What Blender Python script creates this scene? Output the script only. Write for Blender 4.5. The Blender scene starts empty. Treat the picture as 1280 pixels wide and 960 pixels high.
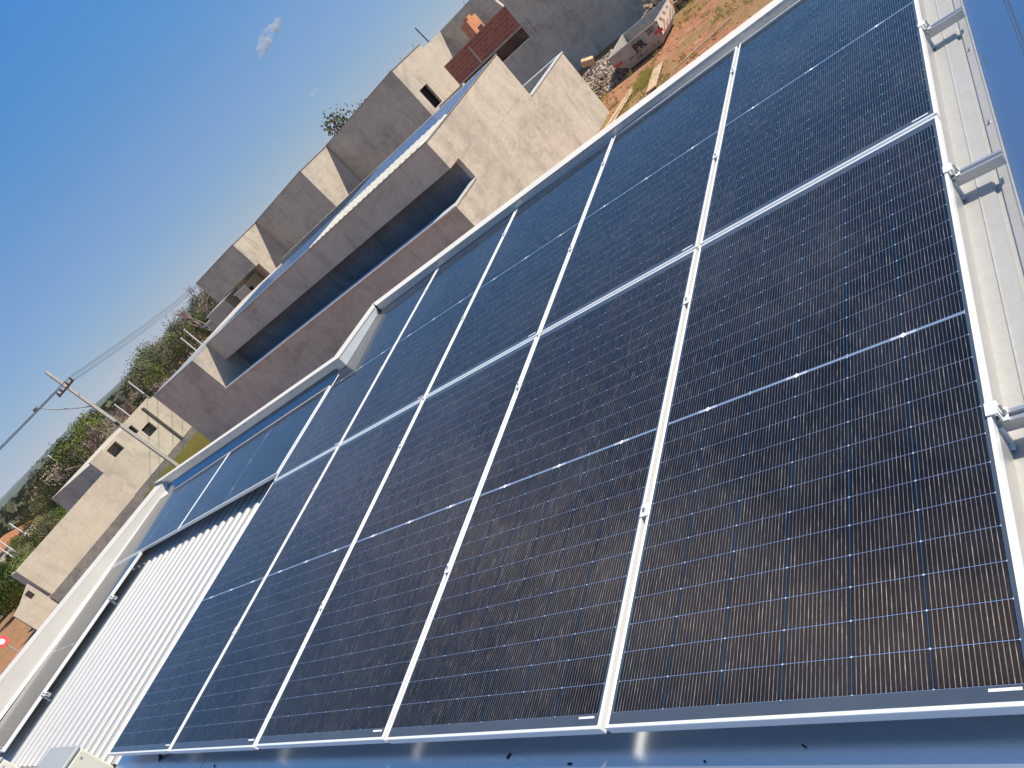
import bpy, bmesh, math, random
from mathutils import Vector, Matrix
R_ = math.radians
rnd = random.Random(7)
D = bpy.data
scn = bpy.context.scene
C = scn.collection

# ---------------------------------------------------------------- camera
cam = D.cameras.new('camera'); camo = D.objects.new('camera', cam); C.objects.link(camo)
cam.sensor_width = 36; cam.lens = 943.85/1280*36; cam.clip_start = .05; cam.clip_end = 30000
rx = Vector((0.67172448, 0.31536978, -0.67031942)); dn = Vector((-0.33783639, -0.67487435, -0.65605730)); fw = Vector((-0.65928203, 0.66714804, -0.34678623))
m = Matrix.Identity(4)
for i in range(3):
    m[i][0] = rx[i]; m[i][1] = -dn[i]; m[i][2] = -fw[i]
m.translation = (0.4822, -0.8812, 1.6041)
camo.matrix_world = m
scn.camera = camo

# ---------------------------------------------------------------- light
SUN = Vector((0.62, 0.56, 1.0)).normalized()
w = D.worlds.new('World'); scn.world = w; w.use_nodes = True
nt = w.node_tree; bg = nt.nodes['Background']; sky = nt.nodes.new('ShaderNodeTexSky')
sky.sky_type = 'NISHITA'; sky.sun_disc = False
sky.sun_elevation = math.asin(SUN.z); sky.sun_rotation = math.atan2(SUN.x, SUN.y)
sky.altitude = 0; sky.air_density = 0.7; sky.dust_density = 0.0; sky.ozone_density = 6.0
# elevation tint: dull grey-blue horizon, bluer mid sky, zenith lifted as added warm fill
tcw = nt.nodes.new('ShaderNodeTexCoord'); spw = nt.nodes.new('ShaderNodeSeparateXYZ'); crw = nt.nodes.new('ShaderNodeValToRGB'); mxw = nt.nodes.new('ShaderNodeMix')
mxw.data_type = 'RGBA'; mxw.blend_type = 'MULTIPLY'; mxw.inputs[0].default_value = 1
nt.links.new(tcw.outputs['Generated'], spw.inputs[0]); nt.links.new(spw.outputs[2], crw.inputs[0])
ew = crw.color_ramp.elements
ew[0].position = 0; ew[0].color = (.36, .33, .37, 1); ew[1].position = 1; ew[1].color = (1.55, 1.42, 1.15, 1)
for p_, c_ in ((.15, (.54, .58, .58)), (.34, (.40, .81, .93)), (.5, (.62, .95, 1.0))):
    k_ = ew.new(p_); k_.color = (*c_, 1)
nt.links.new(sky.outputs[0], mxw.inputs[6]); nt.links.new(crw.outputs[0], mxw.inputs[7])
nt.links.new(mxw.outputs[2], bg.inputs[0]); bg.inputs[1].default_value = 0.15
sl = D.lights.new('sun', 'SUN'); sl.energy = 5.0; sl.angle = R_(0.53); sl.color = (1, .90, .75)
so = D.objects.new('sun', sl); C.objects.link(so); so.rotation_euler = SUN.to_track_quat('Z', 'Y').to_euler(); so.location = (0, 0, 60)
vs = scn.view_settings; vs.view_transform = 'Standard'; vs.look = 'None'; vs.exposure = 0.38; vs.gamma = 1; vs.use_curve_mapping = False

GZ = -3.5
# ---------------------------------------------------------------- materials
def mat(name):
    m = D.materials.new(name); m.use_nodes = True
    t = m.node_tree; b = t.nodes['Principled BSDF']
    return m, t, b
def N(t, k, **kw):
    n = t.nodes.new(k)
    for a, v in kw.items(): setattr(n, a, v)
    return n
def L(t, a, b): t.links.new(a, b)
def ramp(t, fac, stops):
    r = N(t, 'ShaderNodeValToRGB'); e = r.color_ramp.elements
    e[0].position = stops[0][0]; e[0].color = (*stops[0][1], 1)
    e[1].position = stops[-1][0]; e[1].color = (*stops[-1][1], 1)
    for p, c in stops[1:-1]:
        k = e.new(p); k.color = (*c, 1)
    L(t, fac, r.inputs[0]); return r.outputs[0]
def math_(t, op, a, b=None, c=None):
    n = N(t, 'ShaderNodeMath', operation=op)
    for i, v in enumerate((a, b, c)):
        if v is None: continue
        if isinstance(v, (int, float)): n.inputs[i].default_value = v
        else: L(t, v, n.inputs[i])
    return n.outputs[0]
def noise(t, vec, scale, detail=4, rough=.55, dist=0):
    n = N(t, 'ShaderNodeTexNoise'); n.inputs['Scale'].default_value = scale; n.inputs['Detail'].default_value = detail
    n.inputs['Roughness'].default_value = rough; n.inputs['Distortion'].default_value = dist
    if vec is not None: L(t, vec, n.inputs['Vector'])
    return n.outputs['Fac']
def mixc(t, f, a, b, mode='MIX'):
    n = N(t, 'ShaderNodeMix', data_type='RGBA', blend_type=mode)
    for s, v in ((n.inputs[0], f), (n.inputs[6], a), (n.inputs[7], b)):
        if isinstance(v, (int, float)): s.default_value = v
        elif isinstance(v, tuple): s.default_value = (*v, 1)
        else: L(t, v, s)
    return n.outputs[2]
def geo(t): return N(t, 'ShaderNodeNewGeometry').outputs['Position']
def objc(t): return N(t, 'ShaderNodeTexCoord').outputs['Object']
def scalev(t, v, s):
    n = N(t, 'ShaderNodeMapping'); n.inputs['Scale'].default_value = s; L(t, v, n.inputs[0]); return n.outputs[0]
def bump(t, b, h, strength=.3, dist=.02):
    n = N(t, 'ShaderNodeBump'); n.inputs['Strength'].default_value = strength; n.inputs['Distance'].default_value = dist
    L(t, h, n.inputs['Height']); L(t, n.outputs[0], b.inputs['Normal'])

def plain(name, col, rough=.6, metal=0, var=.12, sc=6, bmp=0):
    m, t, b = mat(name); p = objc(t); n = noise(t, p, sc)
    lo = tuple(c*(1-var) for c in col); hi = tuple(min(1, c*(1+var)) for c in col)
    L(t, ramp(t, n, [(.3, lo), (.7, hi)]), b.inputs['Base Color'])
    b.inputs['Roughness'].default_value = rough; b.inputs['Metallic'].default_value = metal
    if bmp: bump(t, b, noise(t, p, sc*6), bmp, .01)
    return m

def render_wall(name, c0, c1, c2, sc=.5, seams=True, rough=.9):
    """cement render: large soft blotches, trowel streaks, damp stains, fine grain"""
    m, t, b = mat(name); p = geo(t)
    big = noise(t, p, sc, 5, .6, .6); mid = noise(t, scalev(t, p, (1, 1, 1.8)), sc*4, 6, .65, .8); fine = noise(t, p, 22, 3)
    s = math_(t, 'ADD', math_(t, 'MULTIPLY', big, .62), math_(t, 'MULTIPLY', mid, .38))
    col = ramp(t, s, [(.30, c0), (.49, c1), (.70, c2)])
    st = noise(t, scalev(t, p, (1.3, 1.3, .35)), 1.1, 6, .7, 1.2)
    col = mixc(t, math_(t, 'MULTIPLY', ramp(t, st, [(.52, (0, 0, 0)), (.66, (1, 1, 1))]), .30), col, tuple(c*.55 for c in c0))
    # soft thin seam marks of the render lifts
    if seams:
        sp = N(t, 'ShaderNodeSeparateXYZ'); L(t, p, sp.inputs[0])
        wob = math_(t, 'ADD', sp.outputs[2], math_(t, 'MULTIPLY', noise(t, p, .8, 2), .10))
        fr = math_(t, 'FRACT', math_(t, 'MULTIPLY', wob, 1/1.35))
        ln = math_(t, 'LESS_THAN', math_(t, 'ABSOLUTE', math_(t, 'SUBTRACT', fr, .5)), .012)
        ln = math_(t, 'MULTIPLY', ln, math_(t, 'GREATER_THAN', noise(t, p, .35, 2), .5))
        col = mixc(t, math_(t, 'MULTIPLY', ln, .22), col, tuple(c*.4 for c in c0))
    run = noise(t, scalev(t, p, (3.2, 3.2, .22)), 1.0, 5, .7, .3)
    col = mixc(t, math_(t, 'MULTIPLY', ramp(t, run, [(.56, (0, 0, 0)), (.70, (1, 1, 1))]), .22), col, tuple(c*.62 for c in c0))
    pt = noise(t, p, 1.1, 1, .4, 2.0)
    col = mixc(t, math_(t, 'MULTIPLY', ramp(t, pt, [(.62, (0, 0, 0)), (.66, (1, 1, 1))]), .16), col, tuple(min(1, c*1.15) for c in c2))
    col = mixc(t, math_(t, 'MULTIPLY', fine, .25), col, tuple(c*.8 for c in c1))
    L(t, col, b.inputs['Base Color']); b.inputs['Roughness'].default_value = rough
    b.inputs['Specular IOR Level'].default_value = .2
    bump(t, b, math_(t, 'ADD', fine, math_(t, 'MULTIPLY', mid, 2)), .35, .02)
    return m

def zinc(name, col, rough, metal=.85, spangle=.12, streak=.1):
    m, t, b = mat(name); p = objc(t)
    v = N(t, 'ShaderNodeTexVoronoi'); v.inputs['Scale'].default_value = 40; L(t, p, v.inputs['Vector'])
    sp = N(t, 'ShaderNodeSeparateColor'); L(t, v.outputs['Color'], sp.inputs[0])
    n = noise(t, p, 2.3, 5, .6, .5)
    f = math_(t, 'ADD', math_(t, 'MULTIPLY', sp.outputs[0], spangle), math_(t, 'MULTIPLY', n, streak*2))
    c = mixc(t, f, col, tuple(x*.55 for x in col)); L(t, c, b.inputs['Base Color'])
    b.inputs['Metallic'].default_value = metal
    r = math_(t, 'ADD', rough-.05, math_(t, 'MULTIPLY', n, .12)); L(t, r, b.inputs['Roughness'])
    bump(t, b, noise(t, p, 3, 2), .05, .02)
    return m

WALL = render_wall('cement_render', (.34, .30, .25), (.55, .487, .395), (.66, .595, .485))
WALL2 = render_wall('cement_render_grey', (.30, .27, .22), (.53, .485, .395), (.66, .61, .50))
WALL_FAR = render_wall('cement_render_pale', (.42, .375, .30), (.54, .49, .39), (.62, .57, .46), sc=.35)
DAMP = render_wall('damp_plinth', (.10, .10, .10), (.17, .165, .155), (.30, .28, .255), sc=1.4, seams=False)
CREAM = plain('cream_painted_flashing', (.66, .62, .55), .45, 0, .05, 2)
ZINC_W = zinc('galvanised_sheet_bright', (.47, .465, .445), .45, .35, .14, .16)
ZINC_R = zinc('galvanised_roof_sheet', (.58, .58, .57), .45, .25, .10, .22)
ZINC_P = zinc('shade_tone_roof_pan', (.15, .15, .155), .6, .2)  # dark tone carrying the shade between the roof ribs
ZINC_J = zinc('galvanised_corner_sheet', (.78, .82, .84), .5, .3, .15, .35)
ZINC_N = plain('aged_cream_sheet', (.42, .40, .35), .6, .1)
ZINC_G = zinc('side_gutter_sheet', (.40, .47, .54), .17, .95, .05)
ALU_S = zinc('sky_tinted_aluminium', (.80, .83, .85), .38, .22, .02, .03)  # bluer copy of the frame metal, sky reflection put into its colour
ZINC_M = zinc('galvanised_sheet_smooth', (.80, .84, .88), .28, .9, .06)
ZINC_F = zinc('galvanised_flashing', (.66, .67, .68), .40, .8, .18, .3)
ALU = zinc('anodised_aluminium', (.80, .80, .78), .42, .12, 0.02, .03)
ALU_D = zinc('aluminium_rail', (.55, .56, .58), .35, .8, .02, .05)
STEEL = plain('stainless_bolt', (.5, .5, .52), .3, .9)
BLACK = plain('black_rubber', (.015, .015, .016), .6)
DARKIN = plain('dark_interior', (.03, .026, .023), .9)
WHITE = plain('white_label', (.85, .83, .86), .5, 0, .03)
ACM = plain('beige_enamel', (.62, .60, .50), .45, 0, .03)
ACG = plain('grey_enamel_lid', (.36, .37, .37), .4, 0, .03)
POLEC = plain('pole_concrete', (.40, .385, .34), .85, 0, .12, 3)
BRICKLIT = plain('ceramic_orange', (.55, .24, .12), .85, 0, .25, 5)
WOOD = plain('raw_timber', (.50, .36, .22), .8, 0, .2, 8)
REDP = plain('red_paint', (.55, .05, .05), .5)
SKIPG = render_wall('worn_grey_paint', (.28, .25, .22), (.42, .385, .345), (.50, .46, .41), sc=1.6, seams=False, rough=.7)
BLUEM = zinc('blue_grey_flashing', (.45, .5, .55), .3, .9)

SHADE_RENDER = render_wall('shade_dark_render', (.13, .14, .14), (.20, .205, .21), (.29, .29, .28), sc=1.2, seams=False)  # darker render, shade of the recess under the beam put into colour
def brick_mat():
    m, t, b = mat('hollow_clay_brick'); p = geo(t)
    mp = N(t, 'ShaderNodeMapping'); mp.inputs['Rotation'].default_value = (R_(90), 0, 0); L(t, p, mp.inputs[0])
    br = N(t, 'ShaderNodeTexBrick'); L(t, mp.outputs[0], br.inputs[0])
    br.inputs['Color1'].default_value = (.50, .16, .08, 1); br.inputs['Color2'].default_value = (.36, .10, .055, 1); br.inputs['Mortar'].default_value = (.42, .26, .20, 1)
    br.inputs['Scale'].default_value = 1; br.inputs['Brick Width'].default_value = .39; br.inputs['Row Height'].default_value = .19; br.inputs['Mortar Size'].default_value = .02
    L(t, mixc(t, math_(t, 'MULTIPLY', noise(t, p, 3), .5), br.outputs[0], (.2, .08, .05)), b.inputs['Base Color']); b.inputs['Roughness'].default_value = .9
    return m
BRICK = brick_mat()

def soil_mat():
    m, t, b = mat('red_soil_with_dry_grass'); p = geo(t)
    n1 = noise(t, p, .35, 6, .65, .6); n2 = noise(t, p, 2.5, 6, .7); n3 = noise(t, p, 14, 5, .7)
    c = ramp(t, n2, [(.3, (.30, .125, .065)), (.5, (.44, .21, .115)), (.72, (.58, .34, .20))])
    g = ramp(t, n3, [(.35, (.20, .16, .055)), (.65, (.36, .28, .12))])
    f = ramp(t, math_(t, 'ADD', math_(t, 'MULTIPLY', n1, .7), math_(t, 'MULTIPLY', n2, .3)), [(.47, (0, 0, 0)), (.56, (1, 1, 1))])
    near = mixc(t, math_(t, 'MULTIPLY', f, .75), c, g)
    near = mixc(t, math_(t, 'MULTIPLY', n3, .35), near, (.20, .10, .06))
    # far fields: olive and straw patches
    ff = ramp(t, noise(t, p, .004, 5, .6), [(.4, (.07, .085, .035)), (.5, (.20, .17, .08)), (.6, (.06, .08, .03))])
    ln = N(t, 'ShaderNodeVectorMath', operation='LENGTH'); L(t, p, ln.inputs[0])
    df = N(t, 'ShaderNodeMapRange'); L(t, ln.outputs['Value'], df.inputs[0]); df.inputs[1].default_value = 90; df.inputs[2].default_value = 160
    L(t, mixc(t, df.outputs[0], near, ff), b.inputs['Base Color']); b.inputs['Roughness'].default_value = .95; b.inputs['Specular IOR Level'].default_value = .1
    bump(t, b, math_(t, 'ADD', n3, math_(t, 'MULTIPLY', n2, 2)), .9, .06)
    return m
SOIL = soil_mat()

def leaf(name, a, b_, c):
    m, t, b = mat(name); p = geo(t)
    oi = N(t, 'ShaderNodeObjectInfo')
    n = noise(t, p, .9, 4, .7)
    n = math_(t, 'ADD', n, math_(t, 'MULTIPLY', math_(t, 'SUBTRACT', oi.outputs['Random'], .5), .25))
    L(t, ramp(t, n, [(.3, a), (.5, b_), (.7, c)]), b.inputs['Base Color']); b.inputs['Roughness'].default_value = .7; b.inputs['Specular IOR Level'].default_value = .15
    return m
LEAF_G = leaf('leaf_green', (.03, .06, .012), (.09, .125, .022), (.19, .21, .045))
LEAF_D = leaf('leaf_dark', (.045, .055, .025), (.095, .10, .045), (.17, .165, .085))
LEAF_B = leaf('leaf_dry', (.13, .10, .075), (.23, .18, .125), (.34, .27, .19))
BARK = plain('bark', (.17, .13, .10), .9, 0, .3, 5)
BARKP = plain('bare_twig', (.28, .21, .18), .9, 0, .25, 5)
GRASS = leaf('dry_grass_blade', (.40, .37, .11), (.56, .50, .17), (.44, .48, .11))
RUB = leaf('rubble_grey', (.20, .14, .09), (.50, .42, .33), (.76, .70, .61))

def glass_mat():
    """half-cut cell module under glass; UV 0..1 over the module (x across, y along)"""
    m, t, b = mat('solar_cells_under_glass')
    uv = N(t, 'ShaderNodeUVMap'); uv.uv_map = 'UVMap'
    s = N(t, 'ShaderNodeSeparateXYZ'); L(t, uv.outputs[0], s.inputs[0])
    X = math_(t, 'MULTIPLY', s.outputs[0], 1.112); Y = math_(t, 'MULTIPLY', s.outputs[1], 2.360)
    mx, my, gap = .010, .036, .012
    px = (1.112-2*mx)/6; py = (2.360-2*my-gap)/24
    xc = math_(t, 'SUBTRACT', X, mx)
    # fold y about the middle
    yd = math_(t, 'ABSOLUTE', math_(t, 'SUBTRACT', Y, 1.18))
    yc = math_(t, 'SUBTRACT', yd, gap/2)
    cx = math_(t, 'DIVIDE', xc, px); cy = math_(t, 'DIVIDE', yc, py)
    fx = math_(t, 'FRACT', cx); fy = math_(t, 'FRACT', cy)
    ex = math_(t, 'MULTIPLY', math_(t, 'MINIMUM', fx, math_(t, 'SUBTRACT', 1, fx)), px)     # metres to the cell edge
    ey = math_(t, 'MULTIPLY', math_(t, 'MINIMUM', fy, math_(t, 'SUBTRACT', 1, fy)), py)
    inx = math_(t, 'MULTIPLY', math_(t, 'GREATER_THAN', xc, 0), math_(t, 'LESS_THAN', xc, 6*px))
    iny = math_(t, 'LESS_THAN', yc, 12*py)
    inside = math_(t, 'MULTIPLY', inx, iny)
    # round white-ish line between half cells, darker seam between cell columns
    rowg = math_(t, 'MULTIPLY', math_(t, 'LESS_THAN', ey, .0010), inside)
    colg = math_(t, 'LESS_THAN', ex, .0032)
    colc = math_(t, 'LESS_THAN', ex, .0007)
    dot = math_(t, 'MULTIPLY', math_(t, 'LESS_THAN', math_(t, 'ADD', ex, ey), .0034), inside)
    mid = math_(t, 'MULTIPLY', math_(t, 'LESS_THAN', yd, .0036), inx)
    # thicker ribbon pieces round alternate column joints on the mid line
    blipx = math_(t, 'FRACT', math_(t, 'MULTIPLY', cx, .5))
    blip = math_(t, 'LESS_THAN', math_(t, 'ABSOLUTE', math_(t, 'SUBTRACT', blipx, .5)), .11)
    mid2 = math_(t, 'MULTIPLY', math_(t, 'MULTIPLY', math_(t, 'LESS_THAN', yd, .0052), blip), inx)
    mdot = math_(t, 'MULTIPLY', math_(t, 'MULTIPLY', math_(t, 'LESS_THAN', math_(t, 'ADD', ex, yd), .011), math_(t, 'LESS_THAN', yd, .01)), math_(t, 'MULTIPLY', blip, inx))
    # sixteen round wires per cell
    fb = math_(t, 'FRACT', math_(t, 'MULTIPLY', math_(t, 'SUBTRACT', fx, .5/16), 16))
    fb = math_(t, 'ABSOLUTE', math_(t, 'SUBTRACT', fb, .5))
    wob = noise(t, scalev(t, uv.outputs[0], (300, 60, 1)), 1, 2)
    wire = math_(t, 'MULTIPLY', math_(t, 'LESS_THAN', fb, math_(t, 'ADD', .048, math_(t, 'MULTIPLY', wob, .042))), inside)
    wire = math_(t, 'MULTIPLY', wire, math_(t, 'SUBTRACT', 1, colg))
    # base colours
    oi = N(t, 'ShaderNodeObjectInfo')
    cellid = noise(t, scalev(t, uv.outputs[0], (5.9, 23, 1)), 1, 0)
    cell = mixc(t, cellid, (.0015, .003, .007), (.004, .005, .010))
    col = mixc(t, inside, (.055, .075, .11), cell)
    col = mixc(t, math_(t, 'MULTIPLY', colg, inside), col, (.006, .016, .035))
    col = mixc(t, math_(t, 'MULTIPLY', colc, inside), col, (.07, .11, .16))
    wv = noise(t, scalev(t, uv.outputs[0], (180, 30, 1)), 1, 3, .7)
    wcol = ramp(t, wv, [(.35, (.070, .070, .075)), (.55, (.17, .16, .155)), (.7, (.42, .37, .32))])
    col = mixc(t, wire, col, wcol)
    col = mixc(t, rowg, col, (.11, .16, .28))
    col = mixc(t, dot, col, (.42, .47, .56))
    col = mixc(t, mid, col, (.20, .28, .42))
    col = mixc(t, mid2, col, (.38, .43, .55))
    col = mixc(t, mdot, col, (.95, .95, .95))
    # faint dust film and dried drip scribbles
    dn_ = noise(t, geo(t), 1.6, 6, .7, .8)
    dust = ramp(t, dn_, [(.45, (0, 0, 0)), (.8, (1, 1, 1))])
    d2 = noise(t, geo(t), 9, 5, .75, 2.5)
    scr = ramp(t, d2, [(.70, (0, 0, 0)), (.76, (1, 1, 1))])
    col = mixc(t, math_(t, 'ADD', math_(t, 'MULTIPLY', dust, .045), math_(t, 'MULTIPLY', scr, .07)), col, (.45, .47, .5))
    L(t, col, b.inputs['Base Color'])
    L(t, math_(t, 'MULTIPLY', math_(t, 'ADD', wire, math_(t, 'MULTIPLY', rowg, .5)), .11), b.inputs['Metallic'])
    L(t, math_(t, 'ADD', .36, math_(t, 'MULTIPLY', cellid, .05)), b.inputs['Roughness'])
    L(t, math_(t, 'MULTIPLY', inside, 1.0), b.inputs['Anisotropic'])
    tg = N(t, 'ShaderNodeTangent', direction_type='UV_MAP'); tg.uv_map = 'UVMap'
    L(t, tg.outputs[0], b.inputs['Tangent']); b.inputs['Anisotropic Rotation'].default_value = 0.0
    
    cm = math_(t, 'MULTIPLY', inside, math_(t, 'MULTIPLY', math_(t, 'SUBTRACT', 1, colg), math_(t, 'SUBTRACT', 1, math_(t, 'LESS_THAN', ey, .003))))
    L(t, math_(t, 'MULTIPLY', math_(t, 'MULTIPLY', cm, math_(t, 'ADD', .5, noise(t, scalev(t, uv.outputs[0], (260, 200, 1)), 1, 2, .8))), .055), b.inputs['Specular IOR Level']); b.inputs['Specular Tint'].default_value = (1, .72, .54, 1)
    b.inputs['Coat Weight'].default_value = 1; b.inputs['Coat IOR'].default_value = 1.33
    L(t, math_(t, 'ADD', .045, math_(t, 'MULTIPLY', dn_, .07)), b.inputs['Coat Roughness'])
    return m
CELLS = glass_mat()

# ---------------------------------------------------------------- mesh helpers
class MB:
    def __init__(s): s.bm = bmesh.new()
    def box(s, x0, x1, y0, y1, z0, z1, bev=0, M=None):
        vs_ = [s.bm.verts.new(p) for p in ((x0,y0,z0),(x1,y0,z0),(x1,y1,z0),(x0,y1,z0),(x0,y0,z1),(x1,y0,z1),(x1,y1,z1),(x0,y1,z1))]
        fs = [s.bm.faces.new([vs_[i] for i in q]) for q in ((0,3,2,1),(4,5,6,7),(0,1,5,4),(1,2,6,5),(2,3,7,6),(3,0,4,7))]
        if bev:
            es = list({e for f in fs for e in f.edges})
            r = bmesh.ops.bevel(s.bm, geom=es, offset=bev, segments=1, affect='EDGES'); vs_ = list({v for f in r['faces'] for v in f.verts} | {v for v in vs_ if v.is_valid})
        if M is not None: bmesh.ops.transform(s.bm, matrix=M, verts=[v for v in vs_ if v.is_valid])
        return s
    def prism(s, pts, axis, a, b):
        """polygon in the two other axes (in x,y,z order) extruded along axis from a to b"""
        def P(p, t):
            q = [p[0], p[1]]; q.insert(axis, t); return q
        A = [s.bm.verts.new(P(p, a)) for p in pts]; B = [s.bm.verts.new(P(p, b)) for p in pts]
        s.bm.faces.new(A); s.bm.faces.new(B[::-1])
        n = len(pts)
        for i in range(n): s.bm.faces.new((A[i], B[i], B[(i+1) % n], A[(i+1) % n]))
        return s
    def hexa(s, P):
        """eight corners: bottom four, top four"""
        v = [s.bm.verts.new(p) for p in P]
        for q in ((0,3,2,1),(4,5,6,7),(0,1,5,4),(1,2,6,5),(2,3,7,6),(3,0,4,7)): s.bm.faces.new([v[i] for i in q])
        return s
    def tube(s, pts, r, n=8, caps=True):
        rings = []; pts = [Vector(p) for p in pts]
        rr = r if isinstance(r, (list, tuple)) else [r]*len(pts)
        for i, p in enumerate(pts):
            d = (pts[min(i+1, len(pts)-1)] - pts[max(i-1, 0)]).normalized()
            a = d.orthogonal().normalized() if i == 0 else (pa - d*pa.dot(d)).normalized()
            pa = a; bb = d.cross(a)
            rings.append([s.bm.verts.new(p + (a*math.cos(2*math.pi*k/n) + bb*math.sin(2*math.pi*k/n))*rr[i]) for k in range(n)])
        for i in range(len(rings)-1):
            for k in range(n): s.bm.faces.new((rings[i][k], rings[i][(k+1) % n], rings[i+1][(k+1) % n], rings[i+1][k]))
        if caps:
            s.bm.faces.new(rings[0][::-1]); s.bm.faces.new(rings[-1])
        return s
    def quad(s, *P): s.bm.faces.new([s.bm.verts.new(p) for p in P]); return s
    def strip(s, prof, axis, a, b):
        """open profile polyline extruded along an axis"""
        def P(p, t):
            q = [p[0], p[1]]; q.insert(axis, t); return q
        A = [s.bm.verts.new(P(p, a)) for p in prof]; B = [s.bm.verts.new(P(p, b)) for p in prof]
        for i in range(len(prof)-1): s.bm.faces.new((A[i], A[i+1], B[i+1], B[i]))
        return s
    def wallgrid(s, axis, pos, thick, a0, a1, z0, z1, holes):
        """wall in plane axis=pos going to pos-thick... with rectangular openings (a0,a1,z0,z1)"""
        As = sorted({a0, a1, *[h[0] for h in holes], *[h[1] for h in holes]}); Zs = sorted({z0, z1, *[h[2] for h in holes], *[h[3] for h in holes]})
        def solid(i, j):
            if i < 0 or j < 0 or i >= len(As)-1 or j >= len(Zs)-1: return False
            ca = (As[i]+As[i+1])/2; cz = (Zs[j]+Zs[j+1])/2
            return not any(h[0] < ca < h[1] and h[2] < cz < h[3] for h in holes)
        def P(a, t, z): return (t, a, z) if axis == 0 else (a, t, z)
        p0, p1 = pos, pos+thick
        for i in range(len(As)-1):
            for j in range(len(Zs)-1):
                if not solid(i, j): continue
                A0, A1, Z0, Z1 = As[i], As[i+1], Zs[j], Zs[j+1]
                for t_ in (p0, p1): s.quad(P(A0, t_, Z0), P(A1, t_, Z0), P(A1, t_, Z1), P(A0, t_, Z1))
                if not solid(i-1, j): s.quad(P(A0, p0, Z0), P(A0, p1, Z0), P(A0, p1, Z1), P(A0, p0, Z1))
                if not solid(i+1, j): s.quad(P(A1, p0, Z0), P(A1, p1, Z0), P(A1, p1, Z1), P(A1, p0, Z1))
                if not solid(i, j-1): s.quad(P(A0, p0, Z0), P(A1, p0, Z0), P(A1, p1, Z0), P(A0, p1, Z0))
                if not solid(i, j+1): s.quad(P(A0, p0, Z1), P(A1, p0, Z1), P(A1, p1, Z1), P(A0, p1, Z1))
        return s
    def build(s, name, material, parent=None, recalc=True, smooth=False):
        if recalc: bmesh.ops.recalc_face_normals(s.bm, faces=s.bm.faces[:])
        me = D.meshes.new(name); s.bm.to_mesh(me); s.bm.free()
        for mm in (material if isinstance(material, (list, tuple)) else [material]): me.materials.append(mm)
        if smooth:
            for p in me.polygons: p.use_smooth = True
        o = D.objects.new(name, me); C.objects.link(o)
        if parent: o.parent = parent
        return o
def tag(o, label=None, cat=None, group=None, kind=None):
    if label: o['label'] = label
    if cat: o['category'] = cat
    if group: o['group'] = group
    if kind: o['kind'] = kind
    return o
def thing(name, label, cat, loc=(0, 0, 0), group=None):
    o = D.objects.new(name, None); C.objects.link(o); o.location = loc; o.empty_display_size = .2
    return tag(o, label, cat, group)
def copy_tree(o, parent=None):
    c = o.copy(); C.objects.link(c)
    if parent: c.parent = parent
    for ch in o.children: copy_tree(ch, c)
    return c

# panel plane -> world
PM = Matrix(((0.99999093, -0.00023663, -0.00425288), (0, 0.99845574, -0.05555306), (0.00425946, 0.05555256, 0.99844668))).to_4x4()
def pw(x, y, z=0): return PM @ Vector((x, y, z))
def put(o, x=0, y=0, z=0, rz=0):
    o.matrix_world = Matrix.Translation(pw(x, y, z)) @ PM @ Matrix.Rotation(rz, 4, 'Z'); return o

# ================================================================ SETTING: ground
g = MB(); RAD = 6000
import itertools
rings = [0, 6, 12, 20, 30, 45, 70, 110, 180, 300, 600, 1200, 2500, RAD]; NS = 72
def gz(x, y):
    d = math.hypot(x, y); z = GZ
    if 14 < d < 60: z += .05*math.sin(x*1.3)*math.sin(y*1.1+.6)
    return z
prev = None
for r in rings:
    ring = [g.bm.verts.new((r*math.cos(2*math.pi*k/NS), r*math.sin(2*math.pi*k/NS), gz(r*math.cos(2*math.pi*k/NS), r*math.sin(2*math.pi*k/NS)))) for k in range(NS)] if r else [g.bm.verts.new((0, 0, GZ))]
    if prev:
        for k in range(NS):
            if len(prev) == 1: g.bm.faces.new((prev[0], ring[k], ring[(k+1) % NS]))
            else: g.bm.faces.new((prev[k], ring[k], ring[(k+1) % NS], prev[(k+1) % NS]))
    prev = ring
tag(g.build('ground', SOIL), kind='structure')

# distant hills: low ridges with real distance
HILL = leaf('far_woods', (.035, .05, .02), (.06, .075, .03), (.13, .12, .06))
def ridge(name, dist, az0, az1, h, seed, mat_):
    r = random.Random(seed); b = MB(); n = 90; ph = [r.uniform(0, 6.28) for _ in range(6)]
    prof = ((-.35, 0), (-.2, .5), (0, 1), (.25, .6), (.5, 0)); rows = []
    for i in range(n+1):
        t = i/n; az = R_(az0+(az1-az0)*t)
        hh = h*(.55+.25*math.sin(5*t*3+ph[0])+.15*math.sin(13*t*2+ph[1])+.08*math.sin(31*t+ph[2]))*min(1, t*8, (1-t)*8)
        rows.append([b.bm.verts.new((-(dist*(1+d*.5))*math.cos(az), (dist*(1+d*.5))*math.sin(az), GZ-.4+hh*k*(1+.06*r.uniform(-1, 1)))) for d, k in prof])
    for i in range(n):
        for k in range(len(prof)-1): b.bm.faces.new((rows[i][k], rows[i+1][k], rows[i+1][k+1], rows[i][k+1]))
    tag(b.build(name, mat_, smooth=True), kind='structure')
ridge('hills', 4200, 2, 70, 62, 2, HILL)
ridge('hills', 2300, 4, 60, 26, 5, HILL)
ridge('hills', 1300, 4, 60, 9, 8, HILL)

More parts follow.
